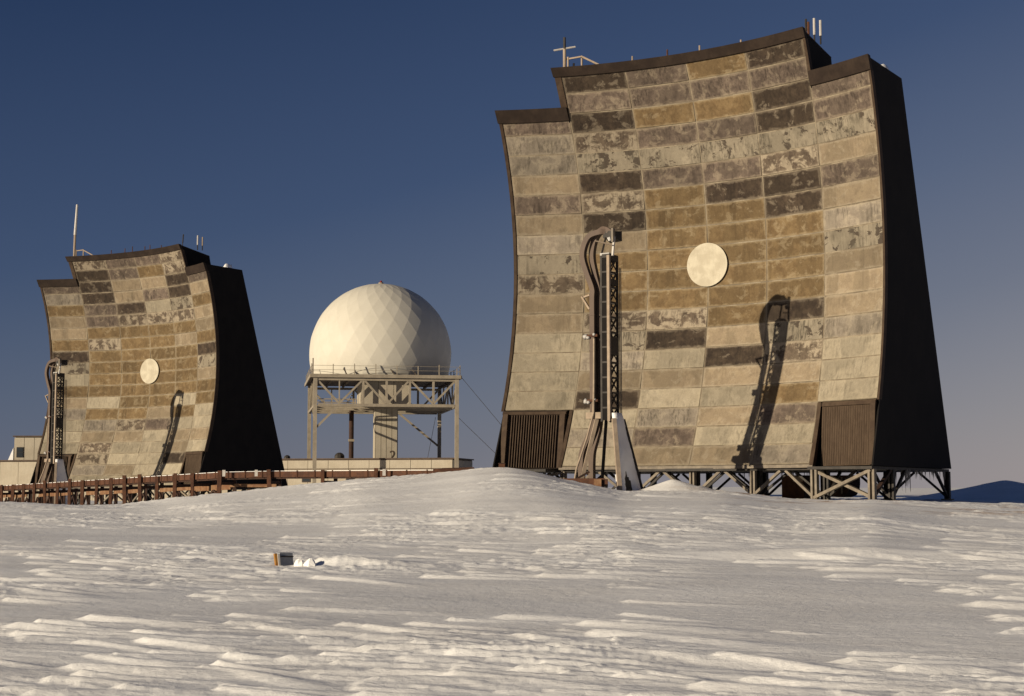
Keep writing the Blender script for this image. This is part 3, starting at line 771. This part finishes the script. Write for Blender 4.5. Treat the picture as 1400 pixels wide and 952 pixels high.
rod(V1, 5.95, .9, .75, .05, 'dark_steel', 'thin dark rod at the highest corner of the cross mast antenna roof', None)
for u, h in ((-3.0, .55), (-1.6, .6), (-.8, .7), (.6, .6), (1.2, .65), (2.6, .5)):
    rod(V2, u, .8, h, .035, 'rust', 'short rod standing on the roof edge of the whip mast antenna', 'short rods along the roof of the whip mast antenna')
for u, back, h, m_ in ((5.9, 2.2, 1.1, 'white_rod'), (6.1, 2.6, 1.0, 'pole')):
    rod(V2, u, back, h, .06, m_, ('white' if m_ == 'white_rod' else 'tan') + ' rod behind the high corner of the whip mast antenna', 'clump of rods on the whip mast antenna')
rod(V2, 5.9, .5, .95, .05, 'dark_steel', 'thin dark rod at the highest corner of the whip mast antenna roof', None, .06)

# ------------------------------------------------------------------ things under the near antenna
p = ant_pt(V1, 2.4, -4.6, -10.6)
root = empty('equipment_cabinet', (p.x, p.y, V1.z - BASE), -TH); tag(root, 'rusty brown steel cabinet hanging under the antenna floor between the legs', 'cabinet')
MB().box(-.6, .52, -.5, .5, .10, 1.22).build('body', M['rust'], root)
MB().box(.0, .5, -.56, -.51, .92, 1.16).build('pale_panel', M['pole'], root)
MB().box(-.58, .5, -.54, -.505, .13, .2).build('rim', M['rust'], root)
p = ant_pt(V1, 4.6, -3.6, -10.6)
root = empty('storage_tank', (p.x, p.y, V1.z - BASE), -TH); tag(root, 'dark tank with rounded lower edge under the antenna floor beside the cabinet', 'tank')
poly = [(-.6, 0, 1.2)] + [(-.6, 0, .5)] + [(-.45 + .0, 0, .22)] + [(.30, 0, .18), (.55, 0, .28), (.70, 0, .5), (.74, 0, .8), (.74, 0, 1.2)]
MB().prism(poly, (0, 1.5, 0)).build('shell', M['rust_dark'], root)
MB().box(-.5, -.42, -.03, -.005, .35, 1.1).build('strap', M['steel'], root)
MB().box(.35, .43, -.03, -.005, .35, 1.1).build('strap', M['steel'], root)

# rusty duct trough at the feed tower, stub in the snow
def place(xi, d): return (xi - 700) / FPX * d
x0, y0 = place(783, 63.6), 63.6
zt_ = gz(x0, y0)
root = empty('steel_trough', (x0, y0, CZ + .32), R(-12)); tag(root, 'open rusty steel trough lying at the foot of the feed tower pedestal', 'trough')
MB().box(-.95, 1.35, -.45, -.40, -.05, .28).build('side_plate', M['rust'], root)
MB().box(-.95, 1.35, .40, .45, -.05, .26).build('side_plate', M['rust'], root)
MB().box(-.95, 1.35, -.39, .39, -.05, .02).build('bottom_plate', M['rust_dark'], root)
MB().box(-1.35, -.96, -.42, -.36, .10, .22).build('tongue', M['rust_dark'], root)
MB().beam((-.2, .2, .1), (.6, .45, .55), .08, .08).build('loose_bar', M['rust_dark'], root)
MB().box(.95, 1.25, -.66, -.47, -.35, .24).build('support', M['timber'], root)
x0, y0 = place(686, 66.5), 66.5
root = empty('rusty_stub', (x0, y0, gz(x0, y0))); tag(root, 'small rusty steel stub poking out of the snow mound', 'stub')
MB().box(-.13, .13, -.11, .11, -.2, .24).build('stub_body', M['rust'], root)
MB().box(-.15, .15, -.13, .13, .24, .27).build('stub_cap', M['rust_dark'], root)
def timbers(xi, d, n, name, label):
    x0, y0 = place(xi, d), d
    root = empty(name, (x0, y0, gz(x0, y0) + .02), R(4)); tag(root, label, 'timber')
    for i in range(n):
        MB().beam((-.75 + .2 * i, i * .25, .02 + .03 * i), (.85 + .1 * i, i * .25 - .05, .05 + .03 * i), .16, .13).build('plank', M['rust'] if i % 2 == 0 else M['rust_dark'], root)
timbers(616, 68.6, 3, 'timber_heap', 'short stack of rusty brown planks lying on the snow crest')

# ------------------------------------------------------------------ trestle
path = []
Pr = [(place(x, d), d) for x, d in ((597, 70.4), (514, 72.0), (442, 73.6), (370, 74.4), (300.6, 75.0))]
A0 = Vector((-15.47, 76.78)); A1 = Vector((-33.72, 104.98))
Pl = [tuple(A0 + (A1 - A0) * i / 14) for i in range(0, 22)]
path = Pr + Pl
tops = []
for (x, y) in path:
    xi = 700 + FPX * x / y
    yt = np.interp(xi, [-90, 6, 128, 213, 300, 370, 440, 600], [665.5, 662.5, 654.7, 649, 643.5, 642, 641.5, 640.5])
    tops.append((675 - yt) / FPX * y + CZ)
root = empty('cable_trestle', (path[8][0], path[8][1], gz(*path[8])))
tag(root, 'long rusty trestle of posts and beams running in front of the whip mast antenna', 'trestle')
o0 = Vector(root.location)
def W(x, y, z): return Vector((x, y, z)) - o0
for i, (x, y) in enumerate(path):
    nx, ny = path[min(i + 1, len(path) - 1)]; px, py = path[max(i - 1, 0)]
    t = Vector((px - nx, py - ny, 0)).normalized(); nb = Vector((-t.y, t.x, 0))
    if nb.y < 0: nb = -nb
    P = Vector((x, y, 0)); zt_ = tops[i]; zg = gz(x, y)
    jz = random.uniform(-.10, .08)
    MB().beam(W(x, y, zg - .3), W(x + random.uniform(-.07, .07), y, zt_ + jz), random.uniform(.13, .19), .17).build('post', M['rust'], root)
    B = P + nb * 1.15
    MB().beam(W(B.x, B.y, gz(B.x, B.y) - .3), W(B.x, B.y, zt_ - .35 + jz), .17, .17).build('post', M['rust_dark'], root)
    MB().beam(W(x, y, zt_ - .62), W(B.x, B.y, zt_ - .62), .12, .14).build('cross_beam', M['rust_dark'], root)
    if i + 1 < len(path):
        x2, y2 = path[i + 1]; z2 = tops[i + 1]; f = .105
        off = nb * .125
        MB().beam(W(x + off.x, y + off.y, zt_ - .24), W(x2 + off.x, y2 + off.y, z2 - .24), .07, .27).build('top_beam', M['rust'], root)
        MB().beam(W(x + nb.x * .28, y + nb.y * .28, zt_ - .40), W(x2 + nb.x * .28, y2 + nb.y * .28, z2 - .40), .22, .10).build('cable_tray', M['rust_dark'], root)
        MB().beam(W(x + nb.x * .125, y + nb.y * .125, zt_ - .085), W(x2 + nb.x * .125, y2 + nb.y * .125, z2 - .085), .06, .02).build('snow_line', M['snow_plain'], root)
        if i >= 3 and i not in (8, 13, 17):
            j1, j2 = random.uniform(.02, .10), random.uniform(.90, .98)
            pa = P + nb * 1.0; pb = Vector((x2, y2, 0)) + nb * 1.0
            a_ = pa.lerp(pb, j1); b_ = pa.lerp(pb, j2)
            MB().beam(W(a_.x, a_.y, zt_ - .76), W(b_.x, b_.y, z2 - .76 + random.uniform(-.06, .06)), .08, random.uniform(.16, .28)).build('lower_beam', M['timber'], root)
        else:
            pass
        if i >= 2:
            mid = (P + Vector((x2, y2, 0))) / 2 + nb * .6
            gm = gz(mid.x, mid.y)
            zt2 = (zt_ + z2) / 2 - .92
            for s_ in (-1, 1):
                e = mid - t * s_ * .75
                MB().beam(W(e.x, e.y, min(gm - .2, zt2 - .6)), W(mid.x, mid.y, zt2), .09, .09).build('brace', M['rust_dark'], root)
        for kk in range(3):
            q_ = P.lerp(Vector((x2, y2, 0)), (kk + .5) / 3 ); zz = zt_ + (z2 - zt_) * (kk + .5) / 3
            MB().beam(W(q_.x + nb.x * .07, q_.y + nb.y * .07, zz - .39), W(q_.x + nb.x * .07, q_.y + nb.y * .07, zz - .06), .05, .03).build('cleat', M['rust'], root)
for xi, d in ((427, 73.2), (352, 74.2), (308, 74.8)):
    x, y = place(xi + 0, d), d - .14
    if xi == 427: x = place(526, 71.6); y = 71.45
    zt_ = CZ + 1.05
    MB().box(x - .07 - o0.x, x + .07 - o0.x, y - .02 - o0.y, y + .02 - o0.y, zt_ - .25 - o0.z, zt_ + .05 - o0.z).build('white_tag', M['white_rod'], root)

# ------------------------------------------------------------------ buildings
def siding_wall(root, a, b, z0, z1, n, mat, name='wall_panel'):
    a = Vector((a[0], a[1], 0)); b = Vector((b[0], b[1], 0)); t = (b - a).normalized(); nb = Vector((t.y, -t.x, 0))
    L = (b - a).length
    for i in range(n):
        s0 = a + t * (L * i / n + .025); s1 = a + t * (L * (i + 1) / n - .025)
        proud = random.uniform(0, .03)
        MB().prism([(s0.x, s0.y, z0), (s1.x, s1.y, z0), (s1.x, s1.y, z1), (s0.x, s0.y, z1)], nb * (.06 + proud)).build(name, M[mat], root)
bx0, by0 = -98.0, 209.6; bx1, by1 = place(619, 188.0), 188.0
root = empty('long_building', ((bx0 + bx1) / 2, (by0 + by1) / 2, CZ - 1)); ob = Vector(root.location)
tag(root, 'long low beige building with ribbed siding running under the radome platform', 'building')
la = Vector((bx0, by0, 0)) - ob; lb = Vector((bx1, by1, 0)) - ob; tt = (lb - la).copy(); tt.z = 0; tt.normalize(); back = Vector((-tt.y, tt.x, 0)) * 9.0
la.z = lb.z = 0
zr_ = 4.1 + 1.0
core = MB(); core.prism([la, lb, lb + back, la + back], (0, 0, zr_)); core.build('core_wall', M['siding_trim'], root)
siding_wall(root, la, lb, 0.0, zr_ - .12, 36, 'siding')
siding_wall(root, lb, lb + back, 0.0, zr_ - .12, 4, 'siding')
MB().prism([la + Vector((-.2, -.2, zr_)), lb + Vector((.25, -.2, zr_)), lb + back + Vector((.25, .2, zr_)), la + back + Vector((-.2, .2, zr_))], (0, 0, .14)).build('roof', M['siding_trim'], root)
nf = Vector((tt.y, -tt.x, 0))
def on_wall(xi):      # point of the front wall on a bearing
    r = (xi - 700) / FPX
    A_ = la + ob; t_ = (r * A_.y - A_.x) / (tt.x - r * tt.y)
    return la + tt * t_
p0, p1 = on_wall(330) + nf * .10, on_wall(623) + nf * .10
MB().beam((p0.x, p0.y, 2.95 + 1 - .0), (p1.x, p1.y, 3.95), .10, .10).build('siding_batten', M['siding_trim'], root)
for xi in (420, 480):
    c_ = on_wall(xi) + nf * .10
    w_ = MB().prism([c_ + tt * -.55 + Vector((0, 0, 2.35)), c_ + tt * .55 + Vector((0, 0, 2.35)), c_ + tt * .55 + Vector((0, 0, 2.95)), c_ + tt * -.55 + Vector((0, 0, 2.95))], nf * .05).build('window', M['siding_trim'], root)
    MB().prism([c_ + nf * .052 + tt * -.46 + Vector((0, 0, 2.43)), c_ + nf * .052 + tt * .46 + Vector((0, 0, 2.43)), c_ + nf * .052 + tt * .46 + Vector((0, 0, 2.87)), c_ + nf * .052 + tt * -.46 + Vector((0, 0, 2.87))], nf * .02).build('pane', M['glass'], w_)
for xi, r_ in ((457, .55), (385, .35)):
    c_ = on_wall(xi) + Vector((-tt.y, tt.x, 0)) * 2.0; c_.z = zr_ + .14
    m = MB(); n = 10
    rings = []
    for k, (rr, zz) in enumerate(((1, 0), (1, .45), (.75, .75), (.3, .95))):
        rings += [c_ + Vector((rr * r_ * 1.1 * math.cos(2 * math.pi * i / n), rr * r_ * math.sin(2 * math.pi * i / n), zz * r_ * 1.4)) for i in range(n)]
    fs = [(k * n + i, k * n + (i + 1) % n, (k + 1) * n + (i + 1) % n, (k + 1) * n + i) for k in range(3) for i in range(n)] + [tuple(range(3 * n, 4 * n))]
    m.add(rings, fs); m.build('roof_vent', M['dark_steel'], root)
# upper block at the left
r2 = empty('upper_block', (place(42, 205), 205.0, CZ - 1)); o2 = Vector(r2.location)
tag(r2, 'two storey beige building block with one small dark window behind the whip mast antenna', 'building')
xa, xb = place(21, 203) - o2.x, place(75, 203) - o2.x
zt2 = (675 - 598) / FPX * 203 + 1.0
MB().box(xa + .1, xb - .1, -1.9, 6, 0, zt2).build('core_wall', M['siding_trim'], r2)
siding_wall(r2, (xa, -2.0), (xb, -2.0), 0, zt2 - .1, 4, 'siding')
siding_wall(r2, (xa, 6.0), (xa, -1.94), 0, zt2 - .1, 4, 'siding')
MB().box(xa - .2, xb + .2, -2.2, 6.2, zt2, zt2 + .16).build('roof', M['siding_trim'], r2)
wx = place(29, 203) - o2.x; wz0 = (675 - 626) / FPX * 203 + 1; wz1 = (675 - 612) / FPX * 203 + 1
w_ = MB().box(wx - .45, wx + .45, -2.16, -2.11, wz0, wz1).build('window', M['dark_steel'], r2)
MB().box(wx - .37, wx + .37, -2.185, -2.165, wz0 + .08, (wz0 + wz1) / 2 - .03).build('pane', M['glass'], w_)
MB().box(wx - .37, wx + .37, -2.185, -2.165, (wz0 + wz1) / 2 + .03, wz1 - .08).build('pane', M['glass'], w_)
# snow ramp heaped against the block
m = MB(); m.prism([(xa - .15, -2.0, zt2 - 4.4), (xa - 1.8, -2.0, zt2 - 4.4), (xa - .9, -2.0, zt2 - 3.2), (xa - .15, -2.0, zt2 - 1.4)], (0, 4, 0)); m.build('snow_drift', M['snow_plain'], r2)

# ------------------------------------------------------------------ radome on its platform
PF = (-16.2, 194.5); PA = R(9.5)
zd = (675 - 516) / FPX * 186 + CZ                          # deck level
root = empty('radome_platform', (PF[0], PF[1], CZ - .8), PA)
tag(root, 'cream steel truss platform on tall posts carrying the radome', 'platform')
zb0 = CZ - .8
def zz(v): return v - zb0
hw = 8.35; hd = 8.6
dk = zz(zd)
# deck: slab with chamfered overhang
ov = .45
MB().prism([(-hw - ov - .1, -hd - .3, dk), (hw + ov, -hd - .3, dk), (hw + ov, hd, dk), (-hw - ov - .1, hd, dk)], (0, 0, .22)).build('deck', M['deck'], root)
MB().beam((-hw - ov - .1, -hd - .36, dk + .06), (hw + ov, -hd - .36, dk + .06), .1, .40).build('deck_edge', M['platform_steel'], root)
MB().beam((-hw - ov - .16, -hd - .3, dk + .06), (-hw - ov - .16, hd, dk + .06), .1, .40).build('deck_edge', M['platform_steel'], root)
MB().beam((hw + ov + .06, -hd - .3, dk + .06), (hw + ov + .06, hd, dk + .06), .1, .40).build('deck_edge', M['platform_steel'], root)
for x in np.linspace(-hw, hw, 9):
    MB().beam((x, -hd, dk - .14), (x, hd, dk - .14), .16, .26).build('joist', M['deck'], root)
# posts
for sx in (-1, 1):
    for sy in (-1, 1):
        MB().beam((sx * hw, sy * hd, -.4), (sx * hw, sy * hd, dk - .02), .44, .44).build('post', M['platform_steel'], root)
        MB().box(sx * hw - .5, sx * hw + .5, sy * hd - .5, sy * hd + .5, .0, .35).build('post_base', M['platform_steel'], root)
MB().beam((-hw + .55, hd, -.4), (-hw + .55, hd, dk - .02), .18, .18).build('conduit', M['platform_steel'], root)
ch = dk - 3.35
def truss(y, mat, name):
    MB().beam((-hw, y, dk - .32), (hw, y, dk - .32), .3, .28).build('top_chord', M[mat], root)
    MB().beam((-hw + .3, y, ch), (hw - .3, y, ch), .36, .34).build('bottom_chord', M[mat], root)
    xs = [-5.55, -2.75, 0, 2.75, 5.55]
    for k, x in enumerate(xs):
        MB().beam((x, y, ch + .15), (x, y, dk - .4), (.14 if k in (0,) else .26), .2).build('truss_post', M[mat], root)
    dg = [(-hw + .3, dk - .5, -5.55, ch + .2), (-2.95, dk - .5, -5.55, ch + .2), (-2.55, dk - .5, -.12, ch + .2), (2.55, dk - .5, .12, ch + .2), (2.95, dk - .5, 5.55, ch + .2), (hw - .3, dk - .5, 5.55, ch + .2)]
    for (xa_, za_, xb_, zb_2) in dg:
        MB().beam((xa_, y, za_), (xb_, y, zb_2), .22, .22).build('truss_diagonal', M[mat], root)
truss(-hd, 'platform_steel', 'front'); truss(hd, 'platform_steel', 'rear')
MB().beam((-5.6, -hd, ch), (-hw + .2, -hd, ch - 2.6), .26, .26).build('knee_brace', M['platform_steel'], root)
MB().beam((3.0, hd, ch), (hw - .2, hd, ch - 4.2), .24, .24).build('knee_brace', M['platform_steel'], root)
MB().beam((-hw, -2.0, ch), (-hw, -hd + .3, ch - 2.2), .2, .2).build('knee_brace', M['platform_steel'], root)
for sx in (-1, 1):
    MB().beam((sx * hw, -hd, ch - .02), (sx * hw, hd, ch - .02), .28, .3).build('side_chord', M['platform_steel'], root)
    for yv in (-4.3, 0, 4.3):
        MB().beam((sx * hw, yv, ch), (sx * hw, yv, dk - .15), .18, .18).build('truss_post', M['platform_steel'], root)
    for ya, yb in ((-hd, -4.3), (0, -4.3), (0, 4.3), (hd, 4.3)):
        MB().beam((sx * hw, ya, dk - .4), (sx * hw, yb, ch + .1), .18, .18).build('truss_diagonal', M['platform_steel'], root)
for yv in (-4.3, 0, 4.3):
    MB().beam((-hw, yv, ch - .05), (hw, yv, ch - .05), .2, .26).build('floor_beam', M['platform_steel'], root)
# lower gantry on the left
MB().box(-hw + .4, -2.9, .6, 2.0, ch - .02, ch + .05).build('gantry_deck', M['deck'], root)
for z_ in (.45, .85, 1.25):
    MB().beam((-hw + .4, .6, ch + z_), (-2.9, .6, ch + z_), .09, .09).build('gantry_rail', M['platform_steel'], root)
    MB().beam((-hw + .4, 2.0, ch + z_ + .05), (-2.9, 2.0, ch + z_ + .05), .09, .09).build('gantry_rail', M['platform_steel'], root)
for x in np.linspace(-hw + .5, -3.0, 6):
    MB().beam((x, .6, ch), (x, .6, ch + 1.3), .1, .1).build('gantry_post', M['platform_steel'], root)
# stair flight beside the room
for k in range(9):
    MB().box(-4.3 + k * .17, -4.1 + k * .17, 2.4, 3.8, ch + .2 + k * .32, ch + .27 + k * .32).build('stair_tread', M['platform_steel'], root)
# equipment room and stair column
RW = 2.72
MB().box(-RW + .06, RW - .06, -hd + .86, 1.2, ch + .12, dk - .3).build('room_core', M['siding_trim'], root)
siding_wall(root, (-RW, -hd + .8), (RW, -hd + .8), ch + .1, dk - .3, 3, 'siding', 'room_panel')
siding_wall(root, (-RW, 1.2), (-RW, -hd + .84), ch + .1, dk - .3, 3, 'siding', 'room_panel')
siding_wall(root, (RW, -hd + .84), (RW, 1.2), ch + .1, dk - .3, 3, 'siding', 'room_panel')
CXO, CW = .62, 1.32
MB().box(CXO - CW + .05, CXO + CW - .05, -1.5, 1.5, 0, ch).build('column_core', M['siding_trim'], root)
siding_wall(root, (CXO - CW, -1.56), (CXO + CW, -1.56), 0.0, ch - .02, 4, 'siding', 'column_panel')
siding_wall(root, (CXO + CW, -1.5), (CXO + CW, 1.5), 0.0, ch - .02, 3, 'siding', 'column_panel')
siding_wall(root, (CXO - CW, 1.5), (CXO - CW, -1.5), 0.0, ch - .02, 3, 'siding', 'column_panel')
fc = bpy.data.curves.new('numeral', 'FONT'); fc.body = '2'; fc.size = 1.55; fc.extrude = .008
fo = bpy.data.objects.new('numeral_tmp', fc); COL.objects.link(fo)
bpy.context.view_layer.update()
me = bpy.data.meshes.new_from_object(fo.evaluated_get(bpy.context.evaluated_depsgraph_get()))
bpy.data.objects.remove(fo)
me.materials.clear(); me.materials.append(M['siding_trim'])
num = bpy.data.objects.new('numeral', me); COL.objects.link(num); num.parent = root
num.location = (CXO + .35, -1.67, zz(CZ + 4.15)); num.rotation_euler = (R(90), 0, 0)
# stack pipe
MB().tube([(-3.35, 3.0, 0), (-3.35, 3.0, ch + .3)], .30, 12).build('pipe', M['rust_dark'], root)
MB().box(-3.7, -3.0, 2.65, 3.35, ch - 3.9, ch - 3.6).build('pipe_collar', M['platform_steel'], root)
# handrail
def rail_run(a, b, n, h=1.05):
    a = Vector(a); b = Vector(b)
    for i in range(n + 1):
        q_ = a.lerp(b, i / n); MB().beam(q_, q_ + Vector((0, 0, h + random.uniform(0, .25))), .10, .10).build('rail_post', M['platform_steel'], root)
    for z_ in (.55, h): MB().tube([a + Vector((0, 0, z_)), b + Vector((0, 0, z_))], .022, 5).build('rail', M['platform_steel'], root)
zdt = dk + .22
rail_run((-hw - .45, -hd - .15, zdt), (hw + .35, -hd - .15, zdt), 7)
rail_run((-hw - .45, -hd + .3, zdt), (-hw - .45, hd - .3, zdt), 4)
rail_run((hw + .35, -hd - .15, zdt), (hw + .35, hd - .3, zdt), 6)
MB().beam((-hw - .3, -hd - .1, zdt), (-hw - .3, -hd - .1, zdt + 1.9), .12, .12).build('rail_post', M['rust'], root)
for xa_, xb_ in ((1.0, .45), (3.6, 3.0), (-4.6, -5.1)):
    MB().beam((xa_, -hd + .3, zdt), (xb_, -hd + .3, zdt + .75), .14, .10).build('tie_strut', M['deck'], root)
# guy wires
for (a_, b_) in (((hw + .6, -hd, dk), (hw + 13, -hd - 4, -1.0)), ((hw, -hd, ch - 1.2), (hw + 11, -hd - 3, -1.0)), ((hw - .5, hd, ch - .5), (hw - 2.2, hd + 3, 0))):
    MB().tube([a_, b_], .028, 5).build('guy_wire', M['dark_steel'], root)

# radome of diamond panels
RR = 8.75; cxr = place(519.5, 194.5)
rad = empty('radome', (cxr, 194.5, zd + .25)); tag(rad, 'large cream radome sphere of diamond panels standing on the truss platform', 'radome')
zc0 = (675 - 485) / FPX * 194.5 + CZ - (zd + .25)
ND = 28; lats = [-62, -49.5, -37, -25, -13, -1, 11, 23, 35, 46.5, 57, 66.5, 75, 82]
lats = [-19.5 + 10.8 * k for k in range(10)]
lats = [R(a) for a in lats]
def sp(j, i): 
    a = 2 * math.pi * (i + (.5 if j % 2 else 0)) / ND + .05
    return Vector((RR * math.cos(lats[j]) * math.cos(a), RR * math.cos(lats[j]) * math.sin(a), zc0 + RR * math.sin(lats[j])))
def diamond(vs):
    C0 = Vector((0, 0, zc0)); K_ = 0.64; g = 4
    if len(vs) == 3: vs = [vs[0], vs[1], vs[2], vs[2]]
    pts = []
    for a in range(g + 1):
        for b in range(g + 1):
            u, v = a / g, b / g
            p = vs[0].lerp(vs[1], u).lerp(vs[3].lerp(vs[2], u), v)
            q = C0 + (p - C0).normalized() * RR
            pts.append(p.lerp(q, K_))
    fs = [(a * (g + 1) + b, (a + 1) * (g + 1) + b, (a + 1) * (g + 1) + b + 1, a * (g + 1) + b + 1) for a in range(g) for b in range(g)]
    me = bpy.data.meshes.new('panel'); me.from_pydata([tuple(v) for v in pts], [], fs); me.materials.append(M['radome'])
    for p in me.polygons: p.use_smooth = True
    o = bpy.data.objects.new('panel', me); COL.objects.link(o); o.parent = rad
nl = len(lats)
for j in range(1, nl - 1):
    for i in range(ND):
        i2 = i if j % 2 == 0 else i
        l_, r_ = sp(j, i), sp(j, i + 1)
        top = sp(j + 1, i + 1) if j % 2 else sp(j + 1, i)
        bot = sp(j - 1, i + 1) if j % 2 else sp(j - 1, i)
        if nl - 1 == j + 1 and False: continue
        diamond([l_, bot, r_, top])
for i in range(ND):                                         # closing triangles: lower skirt and upper ring
    j = 0; diamond([sp(0, i), sp(0, i + 1), sp(1, i)])
    j = nl - 1
    t3 = sp(j - 1, i) if j % 2 else sp(j - 1, i)
    diamond([sp(j, i), sp(j - 1, i if (j % 2 == 0) else i + 1), sp(j, i + 1)])
capm = MB(); top = [sp(nl - 1, i) for i in range(ND)]
mid = [Vector((v.x * .5, v.y * .5, zc0 + math.sqrt(RR * RR - .25 * (v.x * v.x + v.y * v.y)))) for v in top]
capm.add(top + mid + [Vector((0, 0, zc0 + RR))], [(i, (i + 1) % ND, ND + (i + 1) % ND, ND + i) for i in range(ND)] + [(ND + i, ND + (i + 1) % ND, 2 * ND) for i in range(ND)])
capm.build('cap', M['radome'], rad, True)
skm = MB(); lo = [sp(0, i) for i in range(ND)]; lo2 = [Vector((v.x * .985, v.y * .985, -.02)) for v in lo]
skm.add(lo + lo2, [(i, ND + i, ND + (i + 1) % ND, (i + 1) % ND) for i in range(ND)]); skm.build('skirt', M['radome'], rad)
MB().tube([(0, 0, zc0 + RR - .05), (0, 0, zc0 + RR + .18)], .32, 10).build('beacon_base', M['platform_steel'], rad)
MB().tube([(0, 0, zc0 + RR + .18), (0, 0, zc0 + RR + .42)], .18, 10, .12).build('beacon', M['red'], rad)

# ------------------------------------------------------------------ half-buried crate
cz_ = gz(CRX - .1, CRY - .25)
root = empty('broken_crate', (CRX, CRY, cz_), R(24)); tag(root, 'broken crate with one orange side half buried in the snow', 'crate'); root.scale = (.72, .72, .72)
MB().beam((-.20, -.10, -.08), (-.25, -.09, .31), .06, .12, (0, 1, 0)).build('orange_side', M['orange'], root)
MB().beam((-.15, -.14, -.08), (-.19, -.13, .30), .05, .12, (0, 1, 0)).build('pale_side', M['white_rod'], root)
MB().prism([(-.12, -.14, -.08), (.22, -.10, -.08), (.20, -.07, .32), (-.14, -.11, .33)], (0, .30, 0)).build('body', M['blue_grey'], root)
MB().beam((-.12, -.16, .24), (.20, -.12, .23), .03, .03).build('batten', M['dark_steel'], root)
def chunk(name, x, y, s, label, seed):
    rr_ = random.Random(seed); z = gz(x, y)
    m = MB(); n = 7; rings = []
    for k, (r_, h_) in enumerate(((1, -.3), (1.05, .25), (.7, .75), (.25, .95))):
        rings += [(r_ * s * math.cos(2 * math.pi * i / n) * rr_.uniform(.75, 1.25), r_ * s * .7 * math.sin(2 * math.pi * i / n) * rr_.uniform(.8, 1.2), h_ * s * 1.3 * rr_.uniform(.9, 1.1)) for i in range(n)]
    m.add(rings, [(k * n + i, k * n + (i + 1) % n, (k + 1) * n + (i + 1) % n, (k + 1) * n + i) for k in range(3) for i in range(n)] + [tuple(range(3 * n, 4 * n))])
    o = m.build(name, M['snow_plain']); o.location = (x, y, z); tag(o, label, 'snow block', 'snow blocks by the crate')
chunk('snow_block', CRX + .30, CRY - .16, .09, 'small snow block lying against the broken crate', 3)
chunk('snow_block', CRX + .50, CRY - .22, .11, 'larger angular snow block beside the broken crate, next to its drift tail', 5)
